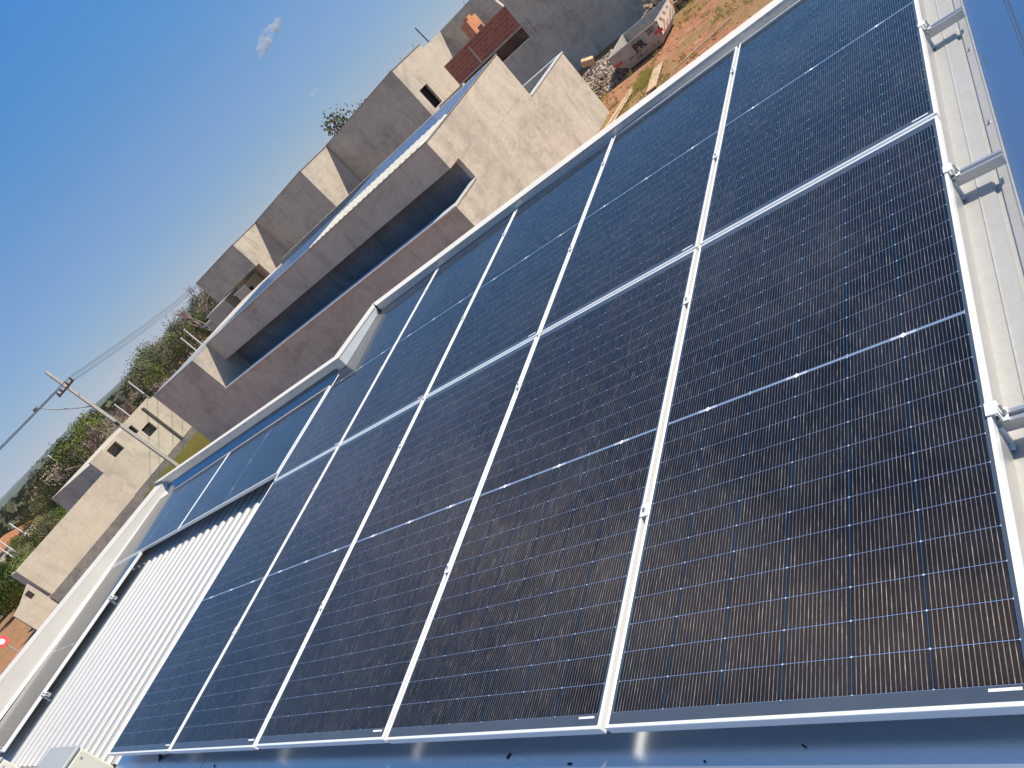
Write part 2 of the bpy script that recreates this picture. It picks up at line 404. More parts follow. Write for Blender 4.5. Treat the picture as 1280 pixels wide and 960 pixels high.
# ================================================================ OUR HOUSE (under the panels)
house = thing('house', 'house under the solar panels with white corrugated metal roof and cream capped parapets', 'house', (-5, 2, GZ))
house_inv = Matrix.Translation((5, -2, -GZ))
def hp(b, name, mtl, parent=house, smooth=False):
    """part given in world coordinates"""
    o = b.build(name, mtl, parent, smooth=smooth)
    o.matrix_parent_inverse = Matrix.Translation(-Vector(house.location)); return o
def add_part(b, name, mtl, root, smooth=False, plane=False):
    o = b.build(name, mtl, root, smooth=smooth)
    o.data.transform(Matrix.Translation(-Vector(root.location)) @ (PM if plane else Matrix.Identity(4)))
    return o
SPLIT = {'screw_heads', 'rivets', 'l_bracket', 'eave_flashing', 'parapet_flashing', 'wall_cap', 'rear_wall', 'foot', 'wall', 'recessed_wall', 'gap_shade_strip', 'mortar_joint', 'clamp_bolt', 'lid', 'lower_wall', 'parapet_wall', 'beam_wall', 'roof_edge', 'valley_sheet', 'window_interior', 'upper_wall', 'brick_column'}
def split_loose(o):
    """each separate piece of a part becomes a part of its own"""
    bm = bmesh.new(); bm.from_mesh(o.data); seen = set(); groups = []
    for v in bm.verts:
        if v.index in seen: continue
        st = [v]; seen.add(v.index); g_ = []
        while st:
            u = st.pop(); g_.append(u.index)
            for e in u.link_edges:
                w_ = e.other_vert(u)
                if w_.index not in seen: seen.add(w_.index); st.append(w_)
        groups.append(set(g_))
    bm.free()
    if len(groups) < 2: return
    base = o.data
    for i, g_ in enumerate(groups):
        b2 = bmesh.new(); b2.from_mesh(base); b2.verts.ensure_lookup_table()
        bmesh.ops.delete(b2, geom=[v for v in b2.verts if v.index not in g_], context='VERTS')
        me = D.meshes.new(o.name.split('.')[0]); b2.to_mesh(me); b2.free()
        for m_ in base.materials: me.materials.append(m_)
        if i == 0: first = me
        else:
            c = D.objects.new(o.name.split('.')[0], me); C.objects.link(c); c.parent = o.parent; c.matrix_local = o.matrix_local.copy()
    o.data = first
# walls below the roof
b = MB(); b.box(-10.75, -5.95, -.9, 3.95, GZ-.3, -.32).box(-5.95, .9, -.9, 4.96, GZ-.3, -.32)
add_part(b, 'wall', WALL, house)
# corrugated sheet (crest at z=-.115 of the panel plane), ribs running up the slope
b = MB(); prof = []; x = -10.60; pitch = .196; hz = .038
while x < -.02:
    prof += [(x, -.155), (x+.060, -.155), (x+.064, -.150), (x+.092, -.130), (x+.152, -.130), (x+.176, -.150), (x+.180, -.155)]
    x += pitch
prof += [(x, -.155)]
prof = [p for p in prof if p[0] < -.01] + [(-.01, -.125)]
b.strip([p for p in prof if p[0] < -5.8], 1, -.01, 3.86); b.strip([p for p in prof if p[0] > -5.93], 1, -.01, 4.86)
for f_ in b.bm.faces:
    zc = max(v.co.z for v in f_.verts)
    if zc < -.149: f_.material_index = 1  # pans take the dark colour that draws the rib shade lines
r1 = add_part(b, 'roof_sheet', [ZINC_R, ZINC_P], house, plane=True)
md = r1.modifiers.new('thick', 'SOLIDIFY'); md.thickness = .002
# sunlit side flashing right of the array, with folds
b = MB(); b.strip([(-.01, -.124), (.046, -.124), (.050, -.119), (.054, -.124), (.098, -.124), (.106, -.139), (.118, -.139), (.122, -.128), (.150, -.124), (.156, -.118), (.160, -.126)], 1, -.05, 5.0)
o = add_part(b, 'side_flashing', ZINC_W, house, plane=True)
b = MB(); b.strip([(.160, -.126), (.162, -.19), (.30, -.20), (.306, -.193), (.314, -.193), (.32, -.20), (.38, -.202), (.386, -.212), (.40, -.212), (.41, -.204), (.62, -.21), (.63, -.05), (.66, -.05)], 1, -.9, 5.6)
o = add_part(b, 'side_gutter', ZINC_G, house, plane=True)
b = MB(); b.box(-.016, -.003, .003, 4.78, -.124, -.037); add_part(b, 'edge_closure', ZINC_W, house, plane=True)
# screws in the flashing
b = MB()
for yy in (.4, 1.35, 2.35, 3.02, 3.9):
    b.tube([pw(.136, yy, -.126), pw(.136, yy, -.117)], .006, 8)
add_part(b, 'screw_heads', STEEL, house)
# front gutter below the bottom edge
b = MB(); b.strip([(.005, -.16), (-.005, -.165), (-.01, -.24), (-.46, -.25), (-.47, -.12), (-.50, -.12)][::-1], 0, -10.6, .7)
o = add_part(b, 'front_gutter', ZINC_M, house, plane=True)
# the flashing lip directly under the panels' lower edge
b = MB()
for xa, xb in ((-5.78, -4.275), (-4.267, .158)):
    b.box(xa, xb, -.42, .25, -.108, -.105)
o = add_part(b, 'eave_flashing', ZINC_M, house, plane=True)
# back parapet + jog + left parapets : thin walls with flashing faces and cream caps
T = .31
def parapet(nm, pts_in, pts_out, top=T, base=-1.0, face=ZINC_F, cap=CREAM):
    """quad plan: inner p0->p1, outer p1'->p0' ; inner metal face + wall + cap"""
    (x0, y0), (x1, y1) = pts_in; (u0, v0), (u1, v1) = pts_out
    b = MB(); b.hexa([(x0, y0, base), (x1, y1, base), (u1, v1, base), (u0, v0, base), (x0, y0, top-.012), (x1, y1, top-.012), (u1, v1, top-.012), (u0, v0, top-.012)])
    w_ = add_part(b, 'parapet_wall', WALL, house)
    b = MB(); cx, cy = (x0+x1+u0+u1)/4, (y0+y1+v0+v1)/4
    def grow(p, k=.008):
        d = Vector((p[0]-cx, p[1]-cy)); 
        return (p[0]+(k if d.x > 0 else -k), p[1]+(k if d.y > 0 else -k))
    q = [grow(p) for p in ((x0, y0), (x1, y1), (u1, v1), (u0, v0))]
    b.hexa([(*p, top-.010) for p in q]+[(*p, top) for p in q])
    add_part(b, 'parapet_cap', cap, house)
def wedge(pi, po, z0, z1):
    b = MB(); (x0, y0), (x1, y1) = pi; (u0, v0), (u1, v1) = po
    return b.hexa([(x0, y0, z0), (x1, y1, z0), (u1, v1, z0), (u0, v0, z0), (x0, y0, z1), (x1, y1, z1), (u1, v1, z1), (u0, v0, z1)])
for nm, pi, po, mt_, z0, z1 in (
    ('parapet_wall', ((.9, 4.91), (-5.80, 4.795)), ((.9, 5.06), (-5.80, 4.85)), WALL, -1, T-.012),
    ('parapet_cap', ((.9, 4.885), (-5.62, 4.695)), ((.9, 5.08), (-5.82, 4.87)), CREAM, T-.010, T),
    ('parapet_flashing', ((.9, 4.888), (-5.625, 4.70)), ((.9, 4.893), (-5.63, 4.705)), ZINC_F, .02, T-.011),
    ('parapet_wall', ((-5.775, 4.79), (-5.775, 3.84)), ((-5.81, 4.79), (-5.81, 3.95)), WALL, -1, T-.014),
    ('parapet_cap', ((-5.652, 4.692), (-5.652, 3.835)), ((-5.82, 4.866), (-5.82, 3.955)), CREAM, T-.009, T+.001),
    ('parapet_wall', ((-5.812, 3.875), (-10.60, 3.875)), ((-5.812, 3.95), (-11.05, 3.95)), WALL, -1, T-.012),
    ('parapet_cap', ((-5.62, 3.833), (-10.60, 3.86)), ((-5.82, 3.953), (-11.05, 3.955)), CREAM, T-.010, T)):
    add_part(wedge(pi, po, z0, z1), nm, mt_, house)
parapet('left', ((-10.60, 3.883), (-10.60, -1.6)), ((-11.05, 4.018), (-10.90, -1.6)), top=.262)
# inner sheet faces (galvanised) set 3 mm proud
b = MB(); b.hexa([(-5.658, 3.85, .190), (-5.658, 4.70, .236), (-5.664, 4.70, .236), (-5.664, 3.85, .190), (-5.658, 3.85, T-.009), (-5.658, 4.70, T-.009), (-5.664, 4.70, T-.009), (-5.664, 3.85, T-.009)])
add_part(b, 'parapet_flashing', ZINC_J, house)
b = MB(); b.box(-10.592, -5.80, 3.868, 3.873, .10, T-.011); b.box(-5.80, -5.66, 3.842, 3.847, .19, T-.011)
add_part(b, 'parapet_flashing', ZINC_F, house)
b = MB(); b.quad((-10.59, 3.76, .13), (-5.80, 3.76, .155), (-5.80, 3.866, .222), (-10.59, 3.866, .20)); md_ = add_part(b, 'foot_flashing', ZINC_G, house)
b = MB(); b.box(-10.597, -10.590, -1.6, 3.876, -.12, .250)
b.hexa([(-10.590, -1.6, -.115+.03), (-10.555, -1.6, -.115+.03), (-10.555, 3.87, .13), (-10.590, 3.87, .13), (-10.590, -1.6, -.08+.03), (-10.572, -1.6, -.09+.03), (-10.572, 3.87, .155), (-10.590, 3.87, .165)])
add_part(b, 'parapet_flashing', CREAM, house)
# rivets on the back flashing
b = MB()
for xx in (-.9, -2.62, -3.36, -4.6): yy = 4.888+(xx-.9)*.0288; b.tube([(xx, yy, .285), (xx, yy-.006, .285)], .010, 8)
for xx in (-6.7, -7.9, -9.2, -10.2): b.tube([(xx, 3.868, .28), (xx, 3.861, .28)], .009, 8)
add_part(b, 'rivets', STEEL, house)

# ================================================================ SOLAR PANELS
PW_, PL_, FR = 1.134, 2.382, .011
def make_panel():
    root = thing('solar_panel', 'x', 'solar panel', group='solar panels on the metal roof')
    # frame: four extruded bars, mitred look
    b = MB(); h = .035
    b.box(0, FR, 0, PL_, -h, 0, .0012); b.box(PW_-FR, PW_, 0, PL_, -h, 0, .0012)
    b.box(FR+.0005, PW_-FR-.0005, 0, FR, -h, -.0004, .0012); b.box(FR+.0005, PW_-FR-.0005, PL_-FR, PL_, -h, -.0004, .0012)
    for f_ in b.bm.faces:
        if FR < sum(v.co.x for v in f_.verts)/len(f_.verts) < PW_-FR and min(v.co.x for v in f_.verts) > FR*.99: f_.material_index = 1
    f = b.build('frame', [ALU, ALU_S], root)
    # cell laminate
    me = D.meshes.new('cell_laminate'); bm = bmesh.new()
    x0, x1, y0, y1 = FR-.0005, PW_-FR+.0005, FR-.0005, PL_-FR+.0005
    vv = [bm.verts.new(p) for p in ((x0, y0, -.003), (x1, y0, -.003), (x1, y1, -.003), (x0, y1, -.003), (x0, y0, -.008), (x1, y0, -.008), (x1, y1, -.008), (x0, y1, -.008))]
    top = bm.faces.new(vv[:4]); fs = [bm.faces.new([vv[i] for i in q]) for q in ((7, 6, 5, 4), (0, 4, 5, 1), (1, 5, 6, 2), (2, 6, 7, 3), (3, 7, 4, 0))]
    uvl = bm.loops.layers.uv.new('UVMap')
    for f_ in bm.faces:
        for lp in f_.loops: lp[uvl].uv = ((lp.vert.co.x-x0)/(x1-x0), (lp.vert.co.y-y0)/(y1-y0))
    bm.to_mesh(me); bm.free(); me.materials.append(CELLS)
    o = D.objects.new('cell_laminate', me); C.objects.link(o); o.parent = root
    b = MB(); b.box(FR, PW_-FR, FR, PL_-FR, -.0095, -.0085); b.build('backsheet', WHITE, root)
    b = MB(); b.box(PW_-.095, PW_-.032, .034, .0405, -.0030, -.0024); b.build('serial_label', WHITE, root)
    return root
proto = make_panel()
names = ['rightmost', 'second', 'third', 'fourth', 'fifth']
FRONT = ['nearest large solar panel in the front row, filling the bottom right corner',
 'front row solar panel second from the right with brownish glints along its lower half',
 'middle panel of the front row with brown sheen and a faint grid of cells',
 'fourth front row panel from the right, with faint white drip marks near its bottom',
 'bluish front row solar panel directly beside the bare white corrugated roof']
BACK = ['back row solar panel at the top right corner beside the sunlit side flashing',
 'back row solar panel under the skip and red soil, second from the right',
 'middle back row solar panel below the tall sunlit side wall',
 'back row solar panel between the middle one and the one at the parapet step',
 'back row solar panel reflecting the bright stepped corner of the parapet']
panels = []
def panel(x, y, label, rz=0, z=0, grp='portrait solar panels in the two long rows', syx=1):
    o = proto if not panels else copy_tree(proto)
    o['label'] = label; o['group'] = grp; o['category'] = 'solar panel'
    put(o, x, y, z, rz); panels.append(o); return o
bpy.context.view_layer.update()
for k in range(5):
    jit = rnd.uniform(-.003, .003)
    panel(-k*1.154-1.134+jit*.3, 0.0+jit, FRONT[k])
for k in range(5):
    jit = rnd.uniform(-.003, .003)
    panel(-k*1.154-1.134+jit*.3, 2.402+jit, BACK[k])
panel(-5.80, 2.50, 'landscape solar panel beyond the white roof, beside the parapet step', R_(90), .004, 'crosswise solar panels behind the bare roof')
panel(-8.20, 2.50, 'farthest landscape solar panel in the parapet corner', R_(90), .004, 'crosswise solar panels behind the bare roof')
panel(-10.50, .09, 'lone upright panel between the bare corrugated roof and the cream side parapet', 0, .004, 'upright panel at the side parapet')

# mounting rails with clamps
def rail(y, xa, xb, label, clamps, ends, z=-.037):
    r = thing('mounting_rail', label, 'mounting rail', pw(xb, y, z), 'aluminium rails carrying the panels')
    b = MB(); b.prism([(y-.02, z-.040), (y+.02, z-.040), (y+.02, z), (y+.008, z), (y+.008, z-.012), (y-.008, z-.012), (y-.008, z), (y-.02, z)], 0, xa, xb)
    add_part(b, 'rail_profile', ALU_D, r, plane=True)
    for cx in clamps:
        b = MB(); b.box(cx-.019, cx+.019, y-.028, y+.028, .0005, .0045, .001)
        add_part(b, 'mid_clamp', ALU, r, plane=True)
        b = MB(); b.tube([pw(cx, y, .0045), pw(cx, y, .012)], .0065, 6).tube([pw(cx, y, .012), pw(cx, y, .0125)], .003, 6); add_part(b, 'clamp_bolt', STEEL, r)
    for ex, sgn in ends:
        b = MB(); b.prism([(ex-sgn*.012, .001), (ex+sgn*.012, .001), (ex+sgn*.012, -.033), (ex+sgn*.030, -.033), (ex+sgn*.030, -.029), (ex+sgn*.017, -.029), (ex+sgn*.017, .005), (ex-sgn*.012, .005)], 1, y-.022, y+.022)
        add_part(b, 'end_clamp', ALU, r, plane=True)
        b = MB(); b.tube([pw(ex+sgn*.023, y, -.029), pw(ex+sgn*.023, y, .004)], .004, 6).tube([pw(ex+sgn*.023, y, -.029), pw(ex+sgn*.023, y, -.020)], .008, 6); add_part(b, 'clamp_bolt', STEEL, r)
    b = MB()
    xs = xa+.3
    while xs < xb-.05:
        b.box(xs-.02, xs+.02, y-.03, y-.0205, z-.115, z-.01).box(xs-.02, xs+.02, y-.05, y-.0205, z-.08, z-.076); xs += .784
    add_part(b, 'l_bracket', ALU, r, plane=True)
mids = [-.010-1.134-1.154*k for k in range(4)]
mids = [-1.144-1.154*k for k in range(4)]
for i, (yy, lab) in enumerate(((.78, 'aluminium rail end nearest the camera, sticking out past the right hand panel edge'), (1.97, 'aluminium rail end in the middle of the right panel edge, clamped with a bolt'),
                (3.27, 'aluminium rail end at the top right above the sunlit flashing'), (4.38, 'aluminium rail under the top edge of the back row, just below the parapet'))):
    rail(yy, -5.80, .165, lab, mids, [(0, 1)])
rail(1.86, -10.5, -9.30, 'short rail end clamped halfway along the dark gap beside the bare roof', [], [(-9.366, 1)], z=-.033)
rail(.70, -10.5, -9.28, 'short rail end clamped low in the dark gap beside the bare roof', [], [(-9.366, 1)], z=-.033)
rail(2.75, -10.5, -5.82, 'long rail under the landscape panels, its clamp showing in their shaded lower gap', [-8.19], [], z=-.033)

# cable hanging out below the panel edge
b = MB(); b.tube([pw(-4.97, .06, -.05), pw(-4.985, .02, -.09), pw(-4.99, -.02, -.12)], .011, 8)
cb = thing('cable_connector', 'black cable connector with a pinkish tip hanging below the front panel edge', 'cable', pw(-4.98, .02, -.1))
add_part(b, 'connector_body', BLACK, cb)
b = MB(); b.tube([pw(-4.99, -.02, -.12), pw(-4.995, -.07, -.13), pw(-5.03, -.16, -.14)], .008, 8); add_part(b, 'wire', plain('salmon_sleeve', (.6, .25, .18), .5), cb)

# loose twigs / scraps on the eave flashing
b = MB(); r2 = random.Random(2)
for i in range(20):
    xx = r2.choice((r2.gauss(-.75, .35), r2.uniform(-4.2, .1))); yy = r2.uniform(-.40, -.02); s_ = r2.uniform(.0015, .004)
    M = Matrix.Translation(pw(xx, yy, -.102)) @ PM @ Matrix.Rotation(r2.uniform(0, 6), 4, 'Z'); b.box(-s_*r2.uniform(1, 4), s_*2, -s_, s_, -.001, .0015, 0, M)
tag(b.build('debris', plain('dark_scrap', (.04, .03, .025), .9)), 'tiny dark scraps scattered on the blue grey eave flashing below the panels', 'debris', kind='stuff')

# air conditioner condensers in the lower left corner
def condenser(x, y, ztop, label, sx=.80, sy=.34):
    h = .56
    r = thing('air_conditioner_unit', label, 'air conditioner', (x, y, ztop-h), 'outdoor air conditioner units')
    b = MB(); b.box(-sx, 0, -sy, 0, 0, h-.03, .012); b.build('casing', ACM, r)
    b = MB(); b.box(-sx-.006, .006, -sy-.006, .006, h-.028, h, .01); b.box(-sx+.02, -.02, -sy*.5-.003, -sy*.5+.003, h, h+.004); b.build('lid', ACG, r)
    b = MB(); b.box(.001, .010, -.22, -.13, h-.17, h-.09, .003); b.build('valve_recess', DARKIN, r)
    b = MB()
    for zz, yy in ((h-.07, -.05), (h-.09, -.13), (h-.33, -.06)): b.tube([(0, yy, zz), (.006, yy, zz)], .007, 6)
    b.build('screw_heads', STEEL, r)
    b = MB(); b.tube([(-sx*.6, -sy-.012, h*.5), (-sx*.6, -sy-.002, h*.5)], .2, 24); b.build('fan_grille', DARKIN, r)
    b = MB(); b.box(-sx+.08, -sx+.14, -sy-.02, .02, -.06, 0).box(-.14, -.08, -sy-.02, .02, -.06, 0); b.build('foot', STEEL, r)
    return r
condenser(-6.03, -.005, .12, 'beige air conditioner unit with dark valve recess, cut by the photo bottom edge', .70, .36)
condenser(-8.28, -.06, .12, 'second beige air conditioner unit, only its corner showing at the bottom left corner', .75, .36)
b = MB(); b.box(-9.3, -5.2, -1.3, -.46, -.56, -.50)
add_part(b, 'equipment_slab', WALL2, house)

# ================================================================ NEAR NEIGHBOUR HOUSE
XR = -11.19; XL = -24.55; XE = -28.45
nb = thing('rendered_house', 'large unfinished house of bare cement render with a long recessed front and sheet metal roof', 'house', (-18, 18, GZ))
b = MB()
# side wall facing +x (sunlit): stepped outline in (y,z)
side = [(14.0, GZ-.2), (23.75, GZ-.2), (23.75, -.99), (20.32, -.99), (20.32, .57), (14.88, .47), (14.88, -.38), (15.44, -.38), (15.44, -1.05), (14.0, -1.05)]
b.prism(side, 0, XR-.15, XR)
add_part(b, 'side_wall', WALL, nb)
b = MB(); b.box(XL+.001, XR-.151, 14.0, 14.15, GZ-.2, -1.05); add_part(b, 'front_wall', WALL, nb)
b = MB(); b.box(XL+.001, XR-.151, 14.88, 15.44, -.38, .47); b.box(XL+.001, XR-.151, 15.441, 15.59, GZ-.2, .46); add_part(b, 'beam_wall', WALL, nb)
# left block
b = MB(); b.box(XE, XL, 14.0, 20.3, GZ-.2, .44); add_part(b, 'left_wall', WALL, nb)
b = MB(); b.box(XL, XR-.151, 20.17, 20.32, GZ-.2, .57); b.box(XE, XR-.151, 23.6, 23.75, GZ-.2, -.99); b.box(XE, XE+.15, 20.3, 23.6, GZ-.2, -.99); add_part(b, 'rear_wall', WALL, nb)
# recess floor: sheet metal valley, colour darkened for the recess shade
b = MB(); b.strip([(14.15, -1.5), (14.4, -1.55), (15.44, -1.42)], 0, XL, XR-.15)
add_part(b, 'valley_sheet', zinc('shaded_valley_sheet', (.32, .40, .48), .30, .8), nb)
b = MB(); b.box(XL+.001, XR-.151, 15.432, 15.4405, -1.6, -.381); add_part(b, 'recess_back', SHADE_RENDER, nb)  # back sheet coloured dark for the shade below the beam
# caps
b = MB()
b.box(XL-.02, XR-.18, 13.94, 14.30, -1.048, -1.012); add_part(b, 'wall_cap', plain('pale_blue_cap', (.60, .66, .72), .4, .2), nb)
CAPW = plain('white_cap', (.62, .63, .60), .5, .2)
CAPG = plain('green_grey_edge', (.28, .29, .24), .6)
b = MB(); b.box(XR-.17, XR+.02, 13.97, 15.43, -1.047, -1.013); add_part(b, 'wall_cap', CAPW, nb)
b = MB(); b.box(XL, XR+.015, 14.86, 15.0, .472, .50); b.prism([(14.86, .475), (20.34, .575), (20.34, .60), (14.86, .50)], 0, XR-.0, XR+.018)
b.box(XE-.02, XL, 13.975, 14.10, .442, .47); add_part(b, 'roof_edge', CAPG, nb)
b = MB(); b.box(XR-.19, XR+.02, 20.34, 23.78, -.988, -.95); b.box(-16, XR-.19, 23.57, 23.78, -.988, -.95); add_part(b, 'wall_cap', CAPW, nb)
# main roof: corrugated, rising gently away
def corr(b, x0, x1, y0, y1, z0, z1, pitch=.25, h=.035):
    n = int((x1-x0)/pitch); P0 = []
    for i in range(n):
        xx = x0+i*pitch
        P0 += [(xx, 0), (xx+pitch*.35, 0), (xx+pitch*.5, h), (xx+pitch*.8, h), (xx+pitch*.95, 0)]
    P0.append((x1, 0))
    A = [b.bm.verts.new((p, y0, z0+q)) for p, q in P0]; B = [b.bm.verts.new((p, y1, z1+q)) for p, q in P0]
    for i in range(len(P0)-1): b.bm.faces.new((A[i], A[i+1], B[i+1], B[i]))
b = MB(); corr(b, -17.3, XR-.17, 15.02, 16.9, .475, .500); add_part(b, 'roof_sheet', ZINC_N, nb)
b = MB(); corr(b, XL, -17.31, 15.02, 18.6, .44, .46, .25, .02); add_part(b, 'roof_sheet', ZINC_G, nb)
b = MB(); corr(b, -17.3, XR-.17, 16.9, 20.16, .497, .535); add_part(b, 'roof_sheet', ZINC_G, nb)
b = MB(); b.hexa([(XE, 14.10, .445), (XL-.02, 14.10, .445), (XL-.02, 17.2, .46), (XE, 14.6, .45), (XE, 14.10, .47), (XL-.02, 14.10, .47), (XL-.02, 17.2, .485), (XE, 14.6, .475)])
add_part(b, 'roof_sheet', ZINC_W, nb)
b = MB(); b.box(XE+.15, XR-.16, 20.33, 23.59, -1.5, -1.45); add_part(b, 'rear_roof', BLUEM, nb)
# small wall vent in the left block
# ================================================================ STAGGERED ROW BEHIND
def stag(name, label, x0, x1, y, zt0, zt1, yb, low=None, zb=GZ-.2, mt=WALL2, window=None, cap=True):
    r = thing(name, label, 'house', ((x0+x1)/2, (y+yb)/2, GZ), 'row of staggered bare houses behind')
    b = MB(); b.hexa([(x0, y, zb if low is None else low), (x1, y, zb if low is None else low), (x1, y+.3, zb if low is None else low), (x0, y+.3, zb if low is None else low), (x0, y, zt0), (x1, y, zt1), (x1, y+.3, zt1), (x0, y+.3, zt0)])
    add_part(b, 'front_wall', mt, r)
    if low is not None:
        b = MB(); b.box(x0+.4, x1-.001, y+1.6, y+1.75, zb, low+.3); add_part(b, 'recessed_wall', mt, r)
        b = MB(); b.box(x0, x1-.001, y+.301, y+1.6, low, low+.12); add_part(b, 'canopy_slab', mt, r)
    b = MB()
    if window: b.wallgrid(0, x1-.15, .15, y+.301, yb, zb, zt1-.002, [window])
    else: b.box(x1-.15, x1, y+.301, yb, zb, zt1-.002)
    add_part(b, 'side_wall', WALL, r)
    if window:
        b = MB(); b.box(x1-.5, x1-.4, window[0]-.3, window[1]+.3, window[2]-.3, window[3]+.3); add_part(b, 'window_interior', DARKIN, r)
    b = MB(); b.box(x0, x0+.15, y+.301, yb, zb if low is None else low, zt0-.004)
    b.box(x0, x1-.15, yb-.15, yb, zb, zt0-.006); add_part(b, 'rear_wall', WALL2, r)
    b = MB(); b.box(x0+.15, x1-.15, y+.3, yb-.15, zt0-.6, zt0-.55); add_part(b, 'roof', ZINC_F, r)
    if cap:
        b = MB(); b.hexa([(x0-.03, y-.03, zt0+.002), (x1+.03, y-.03, zt1+.002), (x1+.03, y+.25, zt1+.002), (x0-.03, y+.25, zt0+.002), (x0-.03, y-.03, zt0+.04), (x1+.03, y-.03, zt1+.04), (x1+.03, y+.25, zt1+.04), (x0-.03, y+.25, zt0+.04)])
        b.box(x1-.18, x1+.03, y+.251, yb, zt1+.003, zt1+.038); add_part(b, 'wall_cap', CAPG, r)
    return r
s1 = stag('grey_house', 'left grey house of the staggered row, with a hollow under its front', -43.2, -37.7, 29.6, 2.61, 2.6, 33.6, low=.82)
s2 = stag('grey_house', 'middle house of the staggered row, right of the hollow one', -37.75, -31.8, 32.1, 2.6, 2.73, 37)
s3 = stag('grey_house', 'right house of the staggered row, with a dark window in its sunlit side', -31.75, -24.7, 35.2, 2.73, 2.90, 38.98, window=(35.85, 36.85, -.05, 1.2))
# stains round vents on the front of s2
# window frame in s3 side
# ---- brick house further right
bh = thing('brick_house', 'half built house with red brick band over dark opening and tall grey wall', 'house', (-18, 40, GZ))
b = MB(); b.box(-24.8, -20.85, 41.7, 41.95, GZ-.2, 2.66); b.hexa([(-20.85, 41.7, GZ), (-20.75, 41.7, GZ), (-20.75, 41.95, GZ), (-20.85, 41.95, GZ), (-20.85, 41.7, 1.6), (-20.75, 41.7, 1.2), (-20.75, 41.95, 1.2), (-20.85, 41.95, 1.6)])
add_part(b, 'upper_wall', WALL2, bh)
b = MB(); b.box(-24.95, -24.8, 38.99, 41.95, GZ-.2, 2.65); add_part(b, 'side_wall', WALL, bh)
b = MB(); b.box(-22.8, -17.95, 36.28, 36.45, -.02, 1.18); add_part(b, 'brick_wall', BRICK, bh)
b = MB(); b.box(-20.96, -20.86, 36.268, 36.279, .0, 1.0); b.box(-22.8, -17.95, 36.24, 36.279, -.09, -.021); add_part(b, 'mortar_joint', WALL2, bh)
b = MB(); b.wallgrid(1, 36.281, .2, -24.7, -17.56, GZ-.2, -.092, [(-22.8, -17.60, -.72, -.093)]); add_part(b, 'lower_wall', WALL2, bh)
b = MB(); b.box(-22.9, -17.5, 36.9, 37.0, -1.2, .1); add_part(b, 'shade_toned_recess', render_wall('shade_dark_wall', (.04, .03, .025), (.09, .065, .055), (.15, .11, .09), sc=1.5, seams=False), bh)  # dark colour stands for the shade inside the opening
b = MB(); b.box(-17.57, -17.50, 36.22, 36.279, -.75, .1); add_part(b, 'recess_edge', WALL, bh)
b = MB(); b.prism([(-17.945, GZ-.2), (-7.0, GZ-.2), (-7.0, 2.2), (-16.9, 2.2), (-18.08, 1.05), (-17.945, .1)], 1, 36.285, 36.5); add_part(b, 'tall_wall', WALL2, bh)
b = MB(); b.box(-23.5, -17, 46, 46.2, GZ, 3.6); add_part(b, 'rear_wall', WALL_FAR, bh)
b = MB(); b.box(-21.0, -20.5, 37.05, 38.3, 1.0, 1.95).box(-20.9, -20.6, 37.5, 38.0, 1.95, 2.1); add_part(b, 'brick_column', BRICKLIT, bh)
b = MB(); b.box(-20.499, -20.48, 37.5, 38.1, 1.05, 1.35); add_part(b, 'column_hole', DARKIN, bh)
b = MB(); b.tube([(-25.6, 41.3, 2.6), (-25.5, 41.0, 3.75)], .04, 6)
tag(b.build('metal_pipe', plain('dark_steel', (.05, .06, .05), .5)), 'thin dark metal pipe standing up from the roof of the staggered row', 'pipe')
b = MB()
for xx in (-27.5, -26.3, -25.1, -22.5, -22.0, -21.6):
    yy = 38.9 if xx < -24.7 else 41.8; zt = 2.93 if xx < -24.7 else 2.66
    b.tube([(xx, yy, zt), (xx+.04, yy, zt+.25)], .012, 5)
tag(b.build('rebar_stubs', plain('rust', (.2, .09, .05), .8)), 'short rusty steel rods sticking up along the top of the bare walls', 'steel rods', kind='stuff')

# small pale house below the hollow of the left grey house
def small_house(label, boxes, windows):
    r = thing('small_house', label, 'house', (boxes[0][0], boxes[0][2], GZ), 'small pale houses far behind')
    for q in boxes:
        b = MB(); b.box(*q); add_part(b, 'wall', WALL_FAR, r)
        b = MB(); b.box(q[0]-.05, q[1]+.05, q[2]-.05, q[3]+.05, q[5]+.001, q[5]+.08); add_part(b, 'roof_cap', CAPW, r)
    for q in windows:
        b = MB(); b.box(*q); add_part(b, 'window', DARKIN, r)
    return r
small_house('small cream house with one tiny square window seen below the grey house', [(-47, -44, 30.7, 32.1, GZ, .62)], [(-44.0, -43.98, 31.45, 31.75, .05, .33)])
small_house('cream wall fragment with a dark gap to the right of the tiny windowed house', [(-41.5, -40, 29.7, 31.0, GZ, .45)], [(-40.0, -39.98, 29.72, 30.0, -.3, .2)])
# low slab house farther left
r = thing('low_house', 'low grey house with a flat slab roof and open porch beyond the metal roof', 'house', (-52, 33, GZ))
b = MB(); b.box(-49, -44.5, 31.5, 31.8, -.62, .25); b.box(-49, -44.5, 33.5, 33.8, GZ, -.4); add_part(b, 'wall', WALL2, r)
b = MB(); b.box(-49.2, -44.3, 31.3, 35, .26, .36); add_part(b, 'slab_roof', CAPW, r)
for i in range(5):
    b = MB(); b.box(-48.9+i*1.05, -48.75+i*1.05, 31.6, 31.8, GZ, -.62); add_part(b, 'column', WALL_FAR, r)

